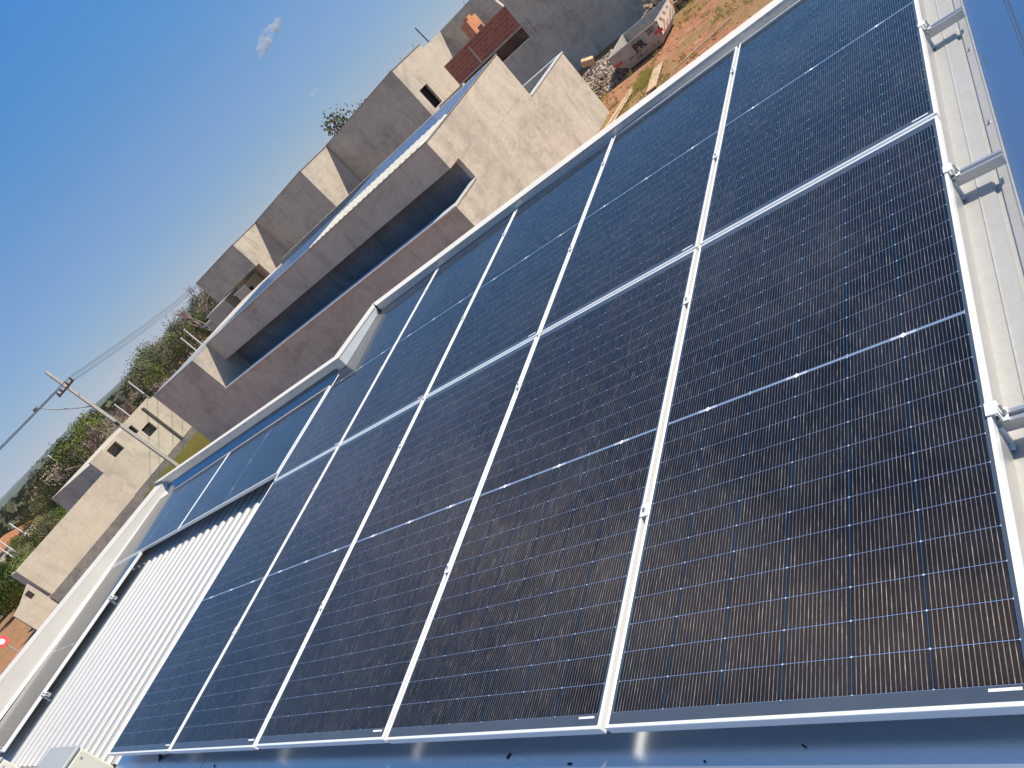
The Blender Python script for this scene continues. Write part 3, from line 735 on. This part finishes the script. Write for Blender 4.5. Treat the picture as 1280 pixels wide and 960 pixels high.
# ================================================================ LEFT ROW OF HOUSES (sunlit, x = -43)
lh = thing('rendered_house', 'long sunlit pale rendered row house beyond the left parapet, on a dark damp plinth', 'house', (-46, 16, GZ))
b = MB(); b.wallgrid(0, -43.2, .2, 16.2, 21.56, -2.9, -.10, [(19.0, 19.30, -.82, -.28), (19.4, 20.1, -1.5, -.88), (17.25, 18.0, -.85, -.25)]); add_part(b, 'upper_wall', WALL_FAR, lh)
b = MB(); b.box(-43.2, -43.0, 18.9, 21.2, -.099, .07); b.box(-43.2, -43.0, 16.2, 17.2, -.099, -.02); add_part(b, 'parapet_wall', WALL_FAR, lh)
b = MB(); b.box(-43.2, -43.0, 9.85, 16.199, -2.95, -.92); add_part(b, 'lower_wall', WALL_FAR, lh)
b = MB(); b.box(-51, -43.201, 16.2, 16.4, -2.9, -.12); add_part(b, 'cross_wall', WALL2, lh)
b = MB(); b.box(-44.2, -43.2, 9.85, 10.05, -2.9, -.95); b.box(-51, -50.8, 16.5, 21.5, -2.9, -.95); b.box(-50.8, -43.2, 21.36, 21.56, -2.9, -.12); add_part(b, 'rear_wall', WALL2, lh)
b = MB(); b.box(-43.9, -43.8, 18.7, 19.36, -1.2, -.2); b.box(-50.8, -43.21, 16.41, 21.3, -1.0, -.95); add_part(b, 'window_interior', DARKIN, lh)
b = MB(); b.box(-50.8, -43.21, 16.41, 21.3, -.17, -.13); add_part(b, 'roof_slab', WALL2, lh)
b = MB(); b.box(-43.8, -43.7, 19.38, 20.3, -1.9, -.7); b.box(-43.8, -43.7, 16.9, 18.3, -1.2, -.12); add_part(b, 'niche_wall', WALL_FAR, lh)
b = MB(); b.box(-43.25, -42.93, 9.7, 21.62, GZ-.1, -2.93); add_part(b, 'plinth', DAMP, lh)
b = MB(); b.box(-43.02, -42.94, 20.42, 20.52, -2.9, -.12).tube([(-42.98, 20.47, -2.9), (-42.98, 20.47, -.1)], .07, 6); add_part(b, 'gap_shade_strip', plain('gap_shade', (.09, .1, .08), .7), lh)  # dark strip drawn for the shaded gap between two houses
b = MB(); b.box(-43.06, -42.9, 20.55, 20.62, -2.9, -.14); add_part(b, 'wall_joint', WALL_FAR, lh)
ll = thing('low_walled_block', 'low pale rendered block at the left end of the row house above red soil', 'outbuilding', (-44, 9, GZ))
b = MB(); b.prism([(8.2, GZ-.2), (9.68, GZ-.2), (9.68, -1.72), (8.72, -2.1), (8.2, -2.22)], 0, -43.2, -43.0); add_part(b, 'wall', WALL_FAR, ll)
b = MB(); b.box(-42.999, -42.98, 9.2, 9.45, -2.3, -1.95); add_part(b, 'opening', DARKIN, ll)
# far pale houses among trees on the left edge
for (xx, yy, hh, lab) in ((-95, 25, 1.9, 'distant cream house with orange brick side among the trees at the left edge'), (-104, 36, 1.6, 'distant pale house half hidden by bushes left of the pole')):
    r = thing('distant_house', lab, 'house', (xx, yy, GZ))
    b = MB(); b.box(xx-3, xx, yy-2.5, yy+2.5, GZ, GZ+hh); add_part(b, 'wall', WALL_FAR, r)
    b = MB(); b.prism([(yy-2.8, GZ+hh), (yy+2.8, GZ+hh), (yy, GZ+hh+1)], 0, xx-3.2, xx+.2); add_part(b, 'roof', BRICKLIT, r)
# road sign at the left edge
r = thing('road_sign', 'round pinkish red road sign on a thin grey pole at the left edge', 'road sign', (-38.0, 6.12, GZ))
b = MB(); b.tube([(0, 0, 0), (0, 0, 1.75)], .03, 8); b.build('pole', POLEC, r)
b = MB(); b.tube([(.03, 0, 1.42), (.05, 0, 1.42)], .26, 20); b.build('disc', plain('sign_red', (.75, .12, .12), .5), r)
b = MB(); b.tube([(.051, 0, 1.42), (.056, 0, 1.42)], .12, 20); b.build('disc_centre', WHITE, r)

# ================================================================ UTILITY POLE AND WIRES
px_, py_ = -31.0, 13.52
up = thing('utility_pole', 'tall concrete power pole with street lamp arm and coiled cable before the row house', 'utility pole', (px_, py_, GZ+1.275))
b = MB(); up.scale = (.75, .75, .75)
b.hexa([(-.03, -.10, -1.8), (.18, -.10, -1.8), (.18, .10, -1.8), (-.03, .10, -1.8), (-.55, -.07, 8.2), (-.42, -.07, 8.2), (-.42, .07, 8.2), (-.55, .07, 8.2)]); b.build('shaft', POLEC, up)
b = MB(); b.box(-1.75, .95, -.12, -.05, 6.86, 6.96); b.build('crossarm', plain('crossarm_wood', (.16, .12, .09), .8), up)
for xx in (-1.6, -1.0, .1, .8):
    b = MB(); b.tube([(xx, -.085, 6.96), (xx, -.085, 7.05), (xx, -.085, 7.16)], [.05, .07, .03], 8); b.build('insulator', plain('brown_porcelain', (.12, .05, .03), .3), up)
b = MB(); b.tube([(-.35, 0, 5.35), (-1.2, -.3, 5.9), (-2.2, -.6, 6.6), (-3.0, -.8, 7.35)], .035, 6); b.build('lamp_arm', plain('galv_arm', (.3, .32, .34), .5), up)
b = MB(); b.box(-3.45, -2.95, -.9, -.7, 7.28, 7.42, .04); b.build('lamp_head', plain('lamp_grey', (.12, .13, .15), .4), up)
b = MB()
cc = [(-.75+.26*math.cos(a*math.pi/12), -.12, 5.0+.26*math.sin(a*math.pi/12)) for a in range(25)]
b.tube(cc, .03, 6, caps=False); b.build('cable_coil', BLACK, up)
b = MB(); b.box(-.10, .16, -.22, -.10, 3.7, 4.0, .03); b.build('junction_box', plain('dark_box', (.04, .045, .045), .6), up)
def wire(p, q, sag, lab, r=.012, grp='overhead wires on the pole'):
    p, q = Vector(p), Vector(q); pts = []
    for i in range(25):
        t_ = i/24; v = p.lerp(q, t_); v.z -= sag*4*t_*(1-t_); pts.append(v)
    b = MB(); b.tube(pts, r, 4); return tag(b.build('power_line', BLACK), lab, 'power line', grp)
for i, (xx, e1, e2) in enumerate(((-1.6, (-80, 62), (-28, -40)), (-1.0, (-78, 62.5), (-27, -40)), (.1, (-76, 63), (-26, -40)), (.8, (-74.5, 63.5), (-25, -40)))):
    s_ = ('outermost', 'second outermost', 'third', 'innermost')[i]
    wire((px_+xx*.75, py_-.07, GZ+1.275+7.16*.75), (*e1, 3.6), .7, f'{s_} thin overhead wire running from the pole crossarm towards the far houses', .011)
    wire((px_+xx*.75, py_-.07, GZ+1.275+7.16*.75), (*e2, 4.6), .9, f'{s_} thin overhead wire running from the pole crossarm to the left edge', .011)
# slender white posts among the trees
POST = plain('white_post', (.75, .74, .70), .6)
for (xx, yy, zt, lab) in ((-73, 30.7, 1.35, 'white post just right of the tall power pole, above the row house'), (-74.5, 26.9, 1.8, 'white post over the grey cross wall of the row house'), (-76.5, 21, .13, 'short white post among bushes near the distant cream house'),
    (-67.8, 40.8, .64, 'left one of three white posts rising behind the metal roof'), (-67.4, 41.5, 1.0, 'middle one of three white posts rising behind the metal roof'), (-66.6, 42.7, .82, 'right one of three white posts, under the bare tree'),
    (-70.8, 35.4, 1.28, 'thin white post in front of the dense grove'), (-71.9, 33.3, .76, 'thin white post among the brown scrub'), (-76.9, 19.5, -.3, 'upper one of two short white posts at the left edge'), (-77, 19.07, -.71, 'lower one of two short white posts at the left edge')):
    r = thing('street_light_post', lab, 'post', (xx, yy, GZ), 'slender white posts among the trees')
    b = MB(); b.tube([(0, 0, 0), (0, 0, zt-GZ)], [.10, .075], 6); b.build('post', POST, r)
    b = MB(); b.tube([(0, 0, zt-GZ-.05), (0, 0, zt-GZ+.04)], .11, 6); b.build('cap', POST, r)

# ================================================================ SKIP
sk = thing('rubble_skip', 'worn grey metal skip with white chevron end on red soil before the tall wall', 'skip', (-10.5, 28.5, GZ))
B0 = [(-11.15, 27.35, -3.44), (-9.68, 27.35, -3.44), (-9.68, 29.5, -3.44), (-11.15, 29.5, -3.44)]
T0 = [(-11.62, 27.25, -2.65), (-9.42, 27.25, -2.65), (-9.30, 29.85, -2.65), (-11.65, 29.85, -2.65)]
b = MB(); bm = b.bm
vb = [bm.verts.new(p) for p in B0]; vm_ = [bm.verts.new(p) for p in [(-11.62, 27.22, -2.98), (-9.555, 27.22, -3.12), (-9.46, 29.7, -3.12), (-11.65, 29.85, -2.98)]]; vt = [bm.verts.new(p) for p in T0]
bm.faces.new(vb[::-1])
for lo, hi in ((vb, vm_), (vm_, vt)):
    for i in range(4):
        bm.faces.new((lo[i], lo[(i+1) % 4], hi[(i+1) % 4], hi[i]))
o = add_part(b, 'body', SKIPG, sk); md = o.modifiers.new('thick', 'SOLIDIFY'); md.thickness = .05
b = MB(); rr_ = [Vector(p) for p in T0]
for i in range(4): b.tube([rr_[i]+Vector((0, 0, .0)), rr_[(i+1) % 4]], .035, 6)
add_part(b, 'rim', plain('rim_steel', (.40, .36, .32), .6, .3), sk)
# chevron sheet on the sunlit end (plane through the +x side)
def lerp4(Q, u, v):
    Q = [Vector(q) for q in Q]; return (Q[0].lerp(Q[1], u)).lerp(Q[3].lerp(Q[2], u), v)
END = [(-9.56, 27.34, -3.20), (-9.50, 29.5, -3.20), (-9.31, 29.75, -2.66), (-9.43, 27.28, -2.66)]
off = Vector((.06, 0, 0))
b = MB(); b.quad(*[Vector(q)+off for q in END]); o = add_part(b, 'chevron_plate', plain('white_reflective', (.85, .80, .72), .5), sk); md = o.modifiers.new('t', 'SOLIDIFY'); md.thickness = .01
b = MB(); off2 = Vector((.078, 0, 0))
for k in range(4):
    u0 = .08+k*.23
    for (ua, va, ub, vb_) in ((u0, .05, u0+.16, .5), (u0+.16, .5, u0, .95)):
        b.quad(*[lerp4(END, a, c)+off2 for a, c in ((ua, va), (ub, vb_), (ub+.09, vb_), (ua+.09, va))])
add_part(b, 'chevron_stripes', plain('ochre_stripe', (.55, .32, .14), .6), sk)
# lettering on the near side: plane y from bottom to mid
def side_pt(u, v):   # u along x 0..1, v 0..1 bottom to shoulder
    q = (Vector((-11.15, 27.35, -3.44)).lerp(Vector((-9.68, 27.35, -3.44)), u)).lerp(Vector((-11.62, 27.22, -2.98)).lerp(Vector((-9.36, 27.22, -3.12)), u), v)
    return q
def letters(txt, size, loc, rot, mtl, parent, name='lettering', ext=.006, bold=0):
    cu = D.curves.new(name, 'FONT'); cu.body = txt; cu.size = size; cu.extrude = ext; cu.offset = bold; cu.align_x = 'CENTER'
    tmp = D.objects.new(name, cu); C.objects.link(tmp); bpy.context.view_layer.update()
    me = D.meshes.new_from_object(tmp.evaluated_get(bpy.context.evaluated_depsgraph_get())); D.objects.remove(tmp)
    me.materials.clear(); me.materials.append(mtl)
    o = D.objects.new(name, me); C.objects.link(o); o.parent = parent
    o.location = Vector(loc)-Vector(parent.location); o.rotation_euler = rot; return o
INK = plain('black_ink', (.03, .027, .025), .7)
letters('PR', .42, (-10.35, 27.185, -3.08), (R_(98), 0, 0), INK, sk, bold=.012)
letters('221', .24, (-9.72, 27.20, -2.86), (R_(92), 0, 0), INK, sk)
b = MB(); r2 = random.Random(3)
for row in range(2):
    xx = -10.95
    while xx < -9.75:
        wd = r2.uniform(.03, .07); z0 = -3.18-row*.13; yy = 27.232+(-3.18-z0)*.27
        if r2.random() < .8 and not (-10.45 < xx < -10.3):
            b.hexa([(xx, yy+.02, z0), (xx+wd*.45, yy+.02, z0), (xx+wd*.45, yy+.04, z0), (xx, yy+.04, z0), (xx, yy-.004, z0+.075), (xx+wd*.45, yy-.004, z0+.075), (xx+wd*.45, yy+.03, z0+.075), (xx, yy+.03, z0+.075)])
        xx += wd+.03
add_part(b, 'small_print', INK, sk)
for (xa, za, rot_) in ((-11.40, -3.06, .12), (-9.50, -3.02, .35)):
    b = MB(); b.hexa([(xa-.16, 27.20, za), (xa+.16, 27.20, za-.1*rot_), (xa+.16, 27.23, za-.1*rot_), (xa-.16, 27.23, za), (xa-.16, 27.195, za+.09), (xa+.16, 27.195, za+.09), (xa+.16, 27.22, za+.09), (xa-.16, 27.22, za+.09)])
    add_part(b, 'red_reflector', REDP, sk)
# scrap wood heaped against the wall behind the skip
b = MB(); r2 = random.Random(11)
for i in range(420):
    a_ = r2.uniform(0, 6.283); q_ = math.sqrt(r2.random()); cx, cy = -10.0+1.7*q_*math.cos(a_), 32.6+1.5*q_*math.sin(a_); cz = GZ+1.15*(1-q_**2)*r2.uniform(.75, 1.1)+.05
    Lg = r2.uniform(.12, .9); w_ = r2.uniform(.02, .08)
    M = Matrix.Translation((cx, cy, cz)) @ Matrix.Rotation(r2.uniform(0, 3.14), 4, 'Z') @ Matrix.Rotation(r2.uniform(-.6, .6), 4, 'Y') @ Matrix.Rotation(r2.uniform(0, 3), 4, 'X')
    b.box(-Lg/2, Lg/2, -w_, w_, -w_*.4, w_*.4, 0, M)
tag(b.build('scrap_wood', leaf('scrap', (.08, .06, .045), (.30, .21, .13), (.60, .48, .35))), 'broken boards and debris heaped behind the skip', 'scrap', kind='stuff')
b = MB(); r2 = random.Random(12)
for i in range(160):
    cx, cy = r2.uniform(-11.1, -9.6), r2.uniform(27.7, 29.4); cz = -3.30+r2.uniform(0, .10); w_ = r2.uniform(.03, .10)
    b.box(-w_, w_, -w_, w_, -w_*.5, w_*.5, 0, Matrix.Translation((cx, cy, cz)) @ Matrix.Rotation(r2.uniform(0, 3), 4, (.3, .5, .8)))
tag(b.build('loose_rubble', RUB), 'thin layer of broken rubble on the floor of the skip', 'rubble', kind='stuff')
# rubble heap beside the skip
def heap(cx, cy, rx_, ry_, h, n, smin, smax, seed, name, mtl, label):
    b = MB(); r2 = random.Random(seed)
    for i in range(n):
        a = r2.uniform(0, 6.283); q = math.sqrt(r2.random()); x_, y_ = cx+rx_*q*math.cos(a), cy+ry_*q*math.sin(a)
        z_ = GZ+h*(1-q**1.6)*r2.uniform(.8, 1.05); s_ = r2.uniform(smin, smax)
        M = Matrix.Translation((x_, y_, z_)) @ Matrix.Rotation(r2.uniform(0, 6), 4, (r2.random()+.1, r2.random(), r2.random()))
        b.box(-s_, s_, -s_*r2.uniform(.4, 1), s_*.7, -s_*.5, s_*.5, 0, M)
    tag(b.build(name, mtl), label, 'rubble', kind='stuff')
heap(-13.3, 29.6, 2.3, 3.0, .6, 3400, .02, .11, 4, 'rubble', RUB, 'heap of grey and white building rubble beside the skip')
b = MB(); b.box(-.28, .28, -.17, .17, -.15, .15, .02, Matrix.Translation((-14.9, 33.0, -3.0)) @ Matrix.Rotation(.5, 4, (.3, 1, .4)))
tag(b.build('broken_block', plain('pale_clay', (.55, .38, .22), .9, 0, .3)), 'broken ochre clay block on the near end of the rubble heap by the grey wall', 'clay block')
# planks on the soil
def plank(p, q, w_, t_, label, z=GZ+.06):
    p, q = Vector((*p, z)), Vector((*q, z+.02)); d = (q-p); M = Matrix.Translation((p+q)/2) @ Matrix.Rotation(math.atan2(d.y, d.x), 4, 'Z')
    b = MB(); b.box(-d.length/2, d.length/2, -w_/2, w_/2, -t_/2, t_/2, .005, M); tag(b.build('plank', WOOD), label, 'plank', 'loose boards on the red soil')
plank((-10.75, 21.2), (-10.35, 24.3), .16, .04, 'long thin board lying beside the corner of the sunlit house wall')
plank((-10.45, 21.6), (-10.20, 24.0), .10, .04, 'narrow board lying parallel to the long one near the house corner')
plank((-9.0, 22.3), (-9.25, 24.6), .36, .05, 'short broad pale board lying on the soil below the skip')
plank((-8.2, 22.6), (-6.3, 23.6), .05, .04, 'thin stick lying on the bare soil near the parapet')
# grass tufts
b = MB(); r2 = random.Random(5)
def tuft(b, x_, y_, n, hmax):
    for _ in range(n):
        a = r2.uniform(0, 6.283); l = r2.uniform(.4, 1)*hmax; w_ = .012; bx, by = x_+r2.gauss(0, .07), y_+r2.gauss(0, .07)
        dx, dy = math.cos(a)*l*.6, math.sin(a)*l*.6; z_ = GZ-.02
        b.quad((bx-w_, by, z_), (bx+w_, by, z_), (bx+dx*.6+w_*.6, by+dy*.6, z_+l*.7), (bx+dx*.6-w_*.6, by+dy*.6, z_+l*.7))
        b.quad((bx+dx*.6-w_*.6, by+dy*.6, z_+l*.7), (bx+dx*.6+w_*.6, by+dy*.6, z_+l*.7), (bx+dx+.002, by+dy, z_+l), (bx+dx-.002, by+dy, z_+l))
for i in range(650):
    x_ = r2.uniform(-12.5, 1); y_ = r2.uniform(21, 36)
    if -12 < x_ < -9.2 and 26.9 < y_ < 30: continue
    if math.sin(x_*1.1+2)*math.sin(y_*.8) + r2.uniform(-.6, .6) < .15: continue
    tuft(b, x_, y_, 12, .22)
for i in range(38): tuft(b, r2.gauss(-9.9, .22), r2.gauss(24.4, .7), 16, .2)
for i in range(1500): tuft(b, r2.uniform(-43, -36), r2.uniform(16.5, 24), 14, .35)
tag(b.build('grass', GRASS, recalc=False), 'patchy dry yellow green grass on the red soil', 'grass', kind='stuff')
b = MB()
for i in range(1100):
    x_ = r2.uniform(-13, 2); y_ = r2.uniform(20, 37); s_ = r2.uniform(.012, .045)
    M = Matrix.Translation((x_, y_, GZ+.01)) @ Matrix.Rotation(r2.uniform(0, 6), 4, (.3, .5, .8)); b.box(-s_, s_, -s_*.7, s_*.7, -s_*.5, s_*.5, 0, M)
tag(b.build('soil_clods', plain('clod', (.42, .21, .12), .95, 0, .35, 2)), 'clods and pebbles scattered over the red soil', 'clods', kind='stuff')

# ================================================================ TREES
def tree_meshes(seed, H, W, kind):
    r = random.Random(seed); tb = MB(); lb = MB(); tips = []
    def grow(p, d, l, rad, dep):
        q = p+d*l; mid_ = p.lerp(q, .5)+Vector((r.uniform(-1, 1), r.uniform(-1, 1), 0))*l*.08
        tb.tube([p, mid_, q], [rad, rad*.85, rad*.65], 5, caps=False)
        if dep == 0: tips.append(q); return
        tips.append(mid_) if dep < 2 else None
        for _ in range(r.choice((2, 3, 3)) if kind != 'bare' else 3):
            nd = (d+Vector((r.uniform(-1, 1), r.uniform(-1, 1), r.uniform(-.25, .6)))*(.75 if kind != 'bare' else .5)).normalized()
            grow(q, nd, l*r.uniform(.6, .82), rad*.58, dep-1)
    depth = 3 if kind != 'bare' else 4
    for s_ in range(1 if kind != 'bush' else 4):
        d0 = Vector((r.uniform(-.1, .1), r.uniform(-.1, .1), 1)) if kind != 'bush' else Vector((r.uniform(-.8, .8), r.uniform(-.8, .8), .8))
        grow(Vector((0, 0, -.1)), d0.normalized(), H*(.36 if kind != 'bush' else .26), H*.028+.02, depth)
    if kind != 'bare':
        zmax = max(t.z for t in tips)
        for t_ in tips:
            cr = r.uniform(.45, .95)*W*.22
            n = int((60 if kind != 'sparse' else 22)*r.uniform(.6, 1.3))
            for _ in range(n):
                v = Vector((r.gauss(0, 1), r.gauss(0, 1), r.gauss(0, .7))); v = v.normalized()*cr*r.random()**.4
                c = t_+v; s_ = r.uniform(.05, .12)*(H/5)**.4; a = Vector((r.uniform(-1, 1), r.uniform(-1, 1), r.uniform(-1, 1))).normalized(); bb = a.orthogonal().normalized()
                lb.quad(c+a*s_, c+bb*s_*.7, c-a*s_, c-bb*s_*.7)
    return tb, lb
variants = {}
def new_variant(kind, i):
    H = {'dense': 6.2, 'green': 5, 'bush': 3.0, 'sparse': 5, 'bare': 7}[kind]
    tb, lb = tree_meshes(100+i*17+len(kind), H, {'dense': 7, 'green': 5.5, 'bush': 4.2, 'sparse': 5, 'bare': 4}[kind], kind)
    lm = {'dense': LEAF_D, 'green': LEAF_G, 'bush': LEAF_G, 'sparse': LEAF_B, 'bare': LEAF_B}[kind]
    def mk(b_, nm, mt):
        me = D.meshes.new(nm); b_.bm.to_mesh(me); b_.bm.free(); me.materials.append(mt); return me
    variants[(kind, i)] = (H, mk(tb, 'trunk', BARK if kind not in ('bare', 'sparse') else BARKP), mk(lb, 'crown', lm) if kind != 'bare' else None)
for k in ('dense', 'green', 'bush', 'sparse'):
    for i in range(3): new_variant(k, i)
new_variant('bare', 0)
NAMES = {'dense': 'dark_tree', 'green': 'green_tree', 'bush': 'leafy_bush', 'sparse': 'dry_tree', 'bare': 'bare_tree'}
WORDS = {'dense': 'dark olive tree of the far wood', 'green': 'bright green tree of the far wood', 'bush': 'low green bush of the far wood', 'sparse': 'dry brownish half bare tree of the far wood', 'bare': 'leafless tree'}
def tree(kind, x_, y_, h, label=None, i=None):
    i = rnd.randrange(3) if (i is None and kind != 'bare') else (i or 0)
    H, tm, cm = variants[(kind, i)]; s_ = h/H
    grp = {'dense': 'dark trees of the wood', 'green': 'green trees of the wood', 'bush': 'bushes below the wood', 'sparse': 'dry trees of the wood', 'bare': 'leafless trees'}[kind]
    t_ = thing(NAMES[kind], label or WORDS[kind], 'tree' if kind != 'bush' else 'bush', (x_, y_, GZ), grp)
    t_.rotation_euler.z = rnd.uniform(0, 6.28); t_.scale = (s_, s_, s_)
    for me, nm in ((tm, 'trunk'), (cm, 'crown')):
        if me: o = D.objects.new(nm, me); C.objects.link(o); o.parent = t_
def at(az, d): return -d*math.cos(R_(az)), d*math.sin(R_(az))
# skyline heights per azimuth (degrees): grove 28..36 tall, scrub 20..27 low, mix 13..22
r2 = random.Random(21)
for i in range(38):   # grove, right part
    az = r2.uniform(27.2, 36); d = r2.uniform(75, 115); elev = r2.uniform(-.6, .55)
    x_, y_ = at(az, d); tree(r2.choice(('dense', 'dense', 'dense', 'green', 'sparse')), x_, y_, 5.1+d*math.tan(R_(elev)))
for i in range(60):   # brown scrub band
    az = r2.uniform(21.5, 28.0); d = r2.uniform(68, 120); elev = r2.uniform(-1.6, -.45)
    x_, y_ = at(az, d); tree(r2.choice(('sparse', 'sparse', 'sparse', 'bush', 'sparse')), x_, y_, 5.1+d*math.tan(R_(elev)))
for i in range(34):   # mixed trees
    az = r2.uniform(17.3, 23); d = r2.uniform(70, 115); elev = r2.uniform(-1.0, .2) if az > 18.3 else r2.uniform(-1.8, -.9)
    x_, y_ = at(az, d); tree(r2.choice(('green', 'sparse', 'sparse', 'dense', 'green')), x_, y_, 5.1+d*math.tan(R_(elev)))
for i in range(44):   # green bushes down the left edge
    az = r2.uniform(9, 19); d = r2.uniform(58, 100); elev = r2.uniform(-2.9, -1.6)
    x_, y_ = at(az, d); tree(r2.choice(('bush', 'green', 'bush', 'green', 'dense')), x_, y_, 5.1+d*math.tan(R_(elev)))
tree('bare', -60.2, 38.6, 6.6, 'leafless tree with reddish twigs left of the grey houses')
tree('dense', -60.5, 42.0, 5.6, 'dark round tree tucked against the left end of the grey houses')
tree('dense', -38.4, 46.0, 7.35, 'leafy tree top peeping over the wall of the middle grey house')
# far woodland mass behind
b = MB(); r2 = random.Random(9)
for i in range(1500):
    az = r2.uniform(8, 40); d = r2.uniform(125, 620); x_, y_ = at(az, d); hh = r2.uniform(2.2, 4.6); rr = r2.uniform(2, 4.5)
    for _ in range(16):
        c = Vector((x_+r2.gauss(0, rr*.5), y_+r2.gauss(0, rr*.5), GZ+hh*r2.uniform(.25, 1))); s_ = r2.uniform(.5, 1.2)
        a = Vector((r2.uniform(-1, 1), r2.uniform(-1, 1), r2.uniform(-.6, .6))).normalized(); bb = a.orthogonal().normalized(); b.quad(c+a*s_, c+bb*s_*.7, c-a*s_, c-bb*s_*.7)
tag(b.build('woodland', LEAF_D, recalc=False), 'far woodland reading as one mass below the hills', 'woodland', kind='stuff')

# ================================================================ CLOUDS (far outside the haze box)
def cloud(label, az, el, dist, blobs, dens):
    m_, t_, b_ = mat('cloud_vapour'); t_.nodes.remove(b_); out = t_.nodes['Material Output']
    pv = N(t_, 'ShaderNodeVolumePrincipled'); pv.inputs['Color'].default_value = (1, 1, 1, 1); pv.inputs['Anisotropy'].default_value = .2
    n = noise(t_, geo(t_), .012, 4, .6); L(t_, math_(t_, 'MULTIPLY', ramp(t_, n, [(.42, (0, 0, 0)), (.62, (1, 1, 1))]), dens), pv.inputs['Density']); L(t_, pv.outputs[0], out.inputs['Volume'])
    a, e = R_(az), R_(el); c = Vector((-dist*math.cos(e)*math.cos(a), dist*math.cos(e)*math.sin(a), dist*math.sin(e)))
    b = MB()
    rt = Vector((math.sin(a), math.cos(a), 0)); upv = Vector((0, 0, 1))
    for (u, v, r_) in blobs:
        M = Matrix.Translation(c+rt*u*dist+upv*v*dist) @ Matrix.Diagonal((r_*dist, r_*dist, r_*dist*.8, 1))
        bmesh.ops.create_icosphere(b.bm, subdivisions=3, radius=1, matrix=M)
    tag(b.build('cloud', m_, recalc=False), label, 'cloud')
cloud('small wispy white cloud high in the blue sky', 50.2, 8.5, 9000, [(-.014, -.006, .006), (-.008, -.002, .008), (0, .001, .009), (.008, .004, .008), (.016, .003, .009), (.024, .006, .006)], .02)
cloud('tiny faint cloud puff just above the tree behind the grey houses', 50.05, 4.3, 9000, [(0, 0, .004), (.005, .001, .003)], .015)

# ================================================================ HAZE
b = MB(); b.box(-6600, 6600, -6600, 6600, GZ-2, 75)
m_, t_, b_ = mat('haze_air'); t_.nodes.remove(b_); pv = N(t_, 'ShaderNodeVolumePrincipled'); pv.inputs['Color'].default_value = (.80, .88, 1, 1); pv.inputs['Density'].default_value = .00013
L(t_, pv.outputs[0], t_.nodes['Material Output'].inputs['Volume'])
tag(b.build('haze', m_), 'thin bluish air haze', 'haze', kind='stuff')

for o in list(D.objects):
    if o.type == 'MESH' and o.parent and o.name.split('.')[0] in SPLIT and not o.modifiers: split_loose(o)
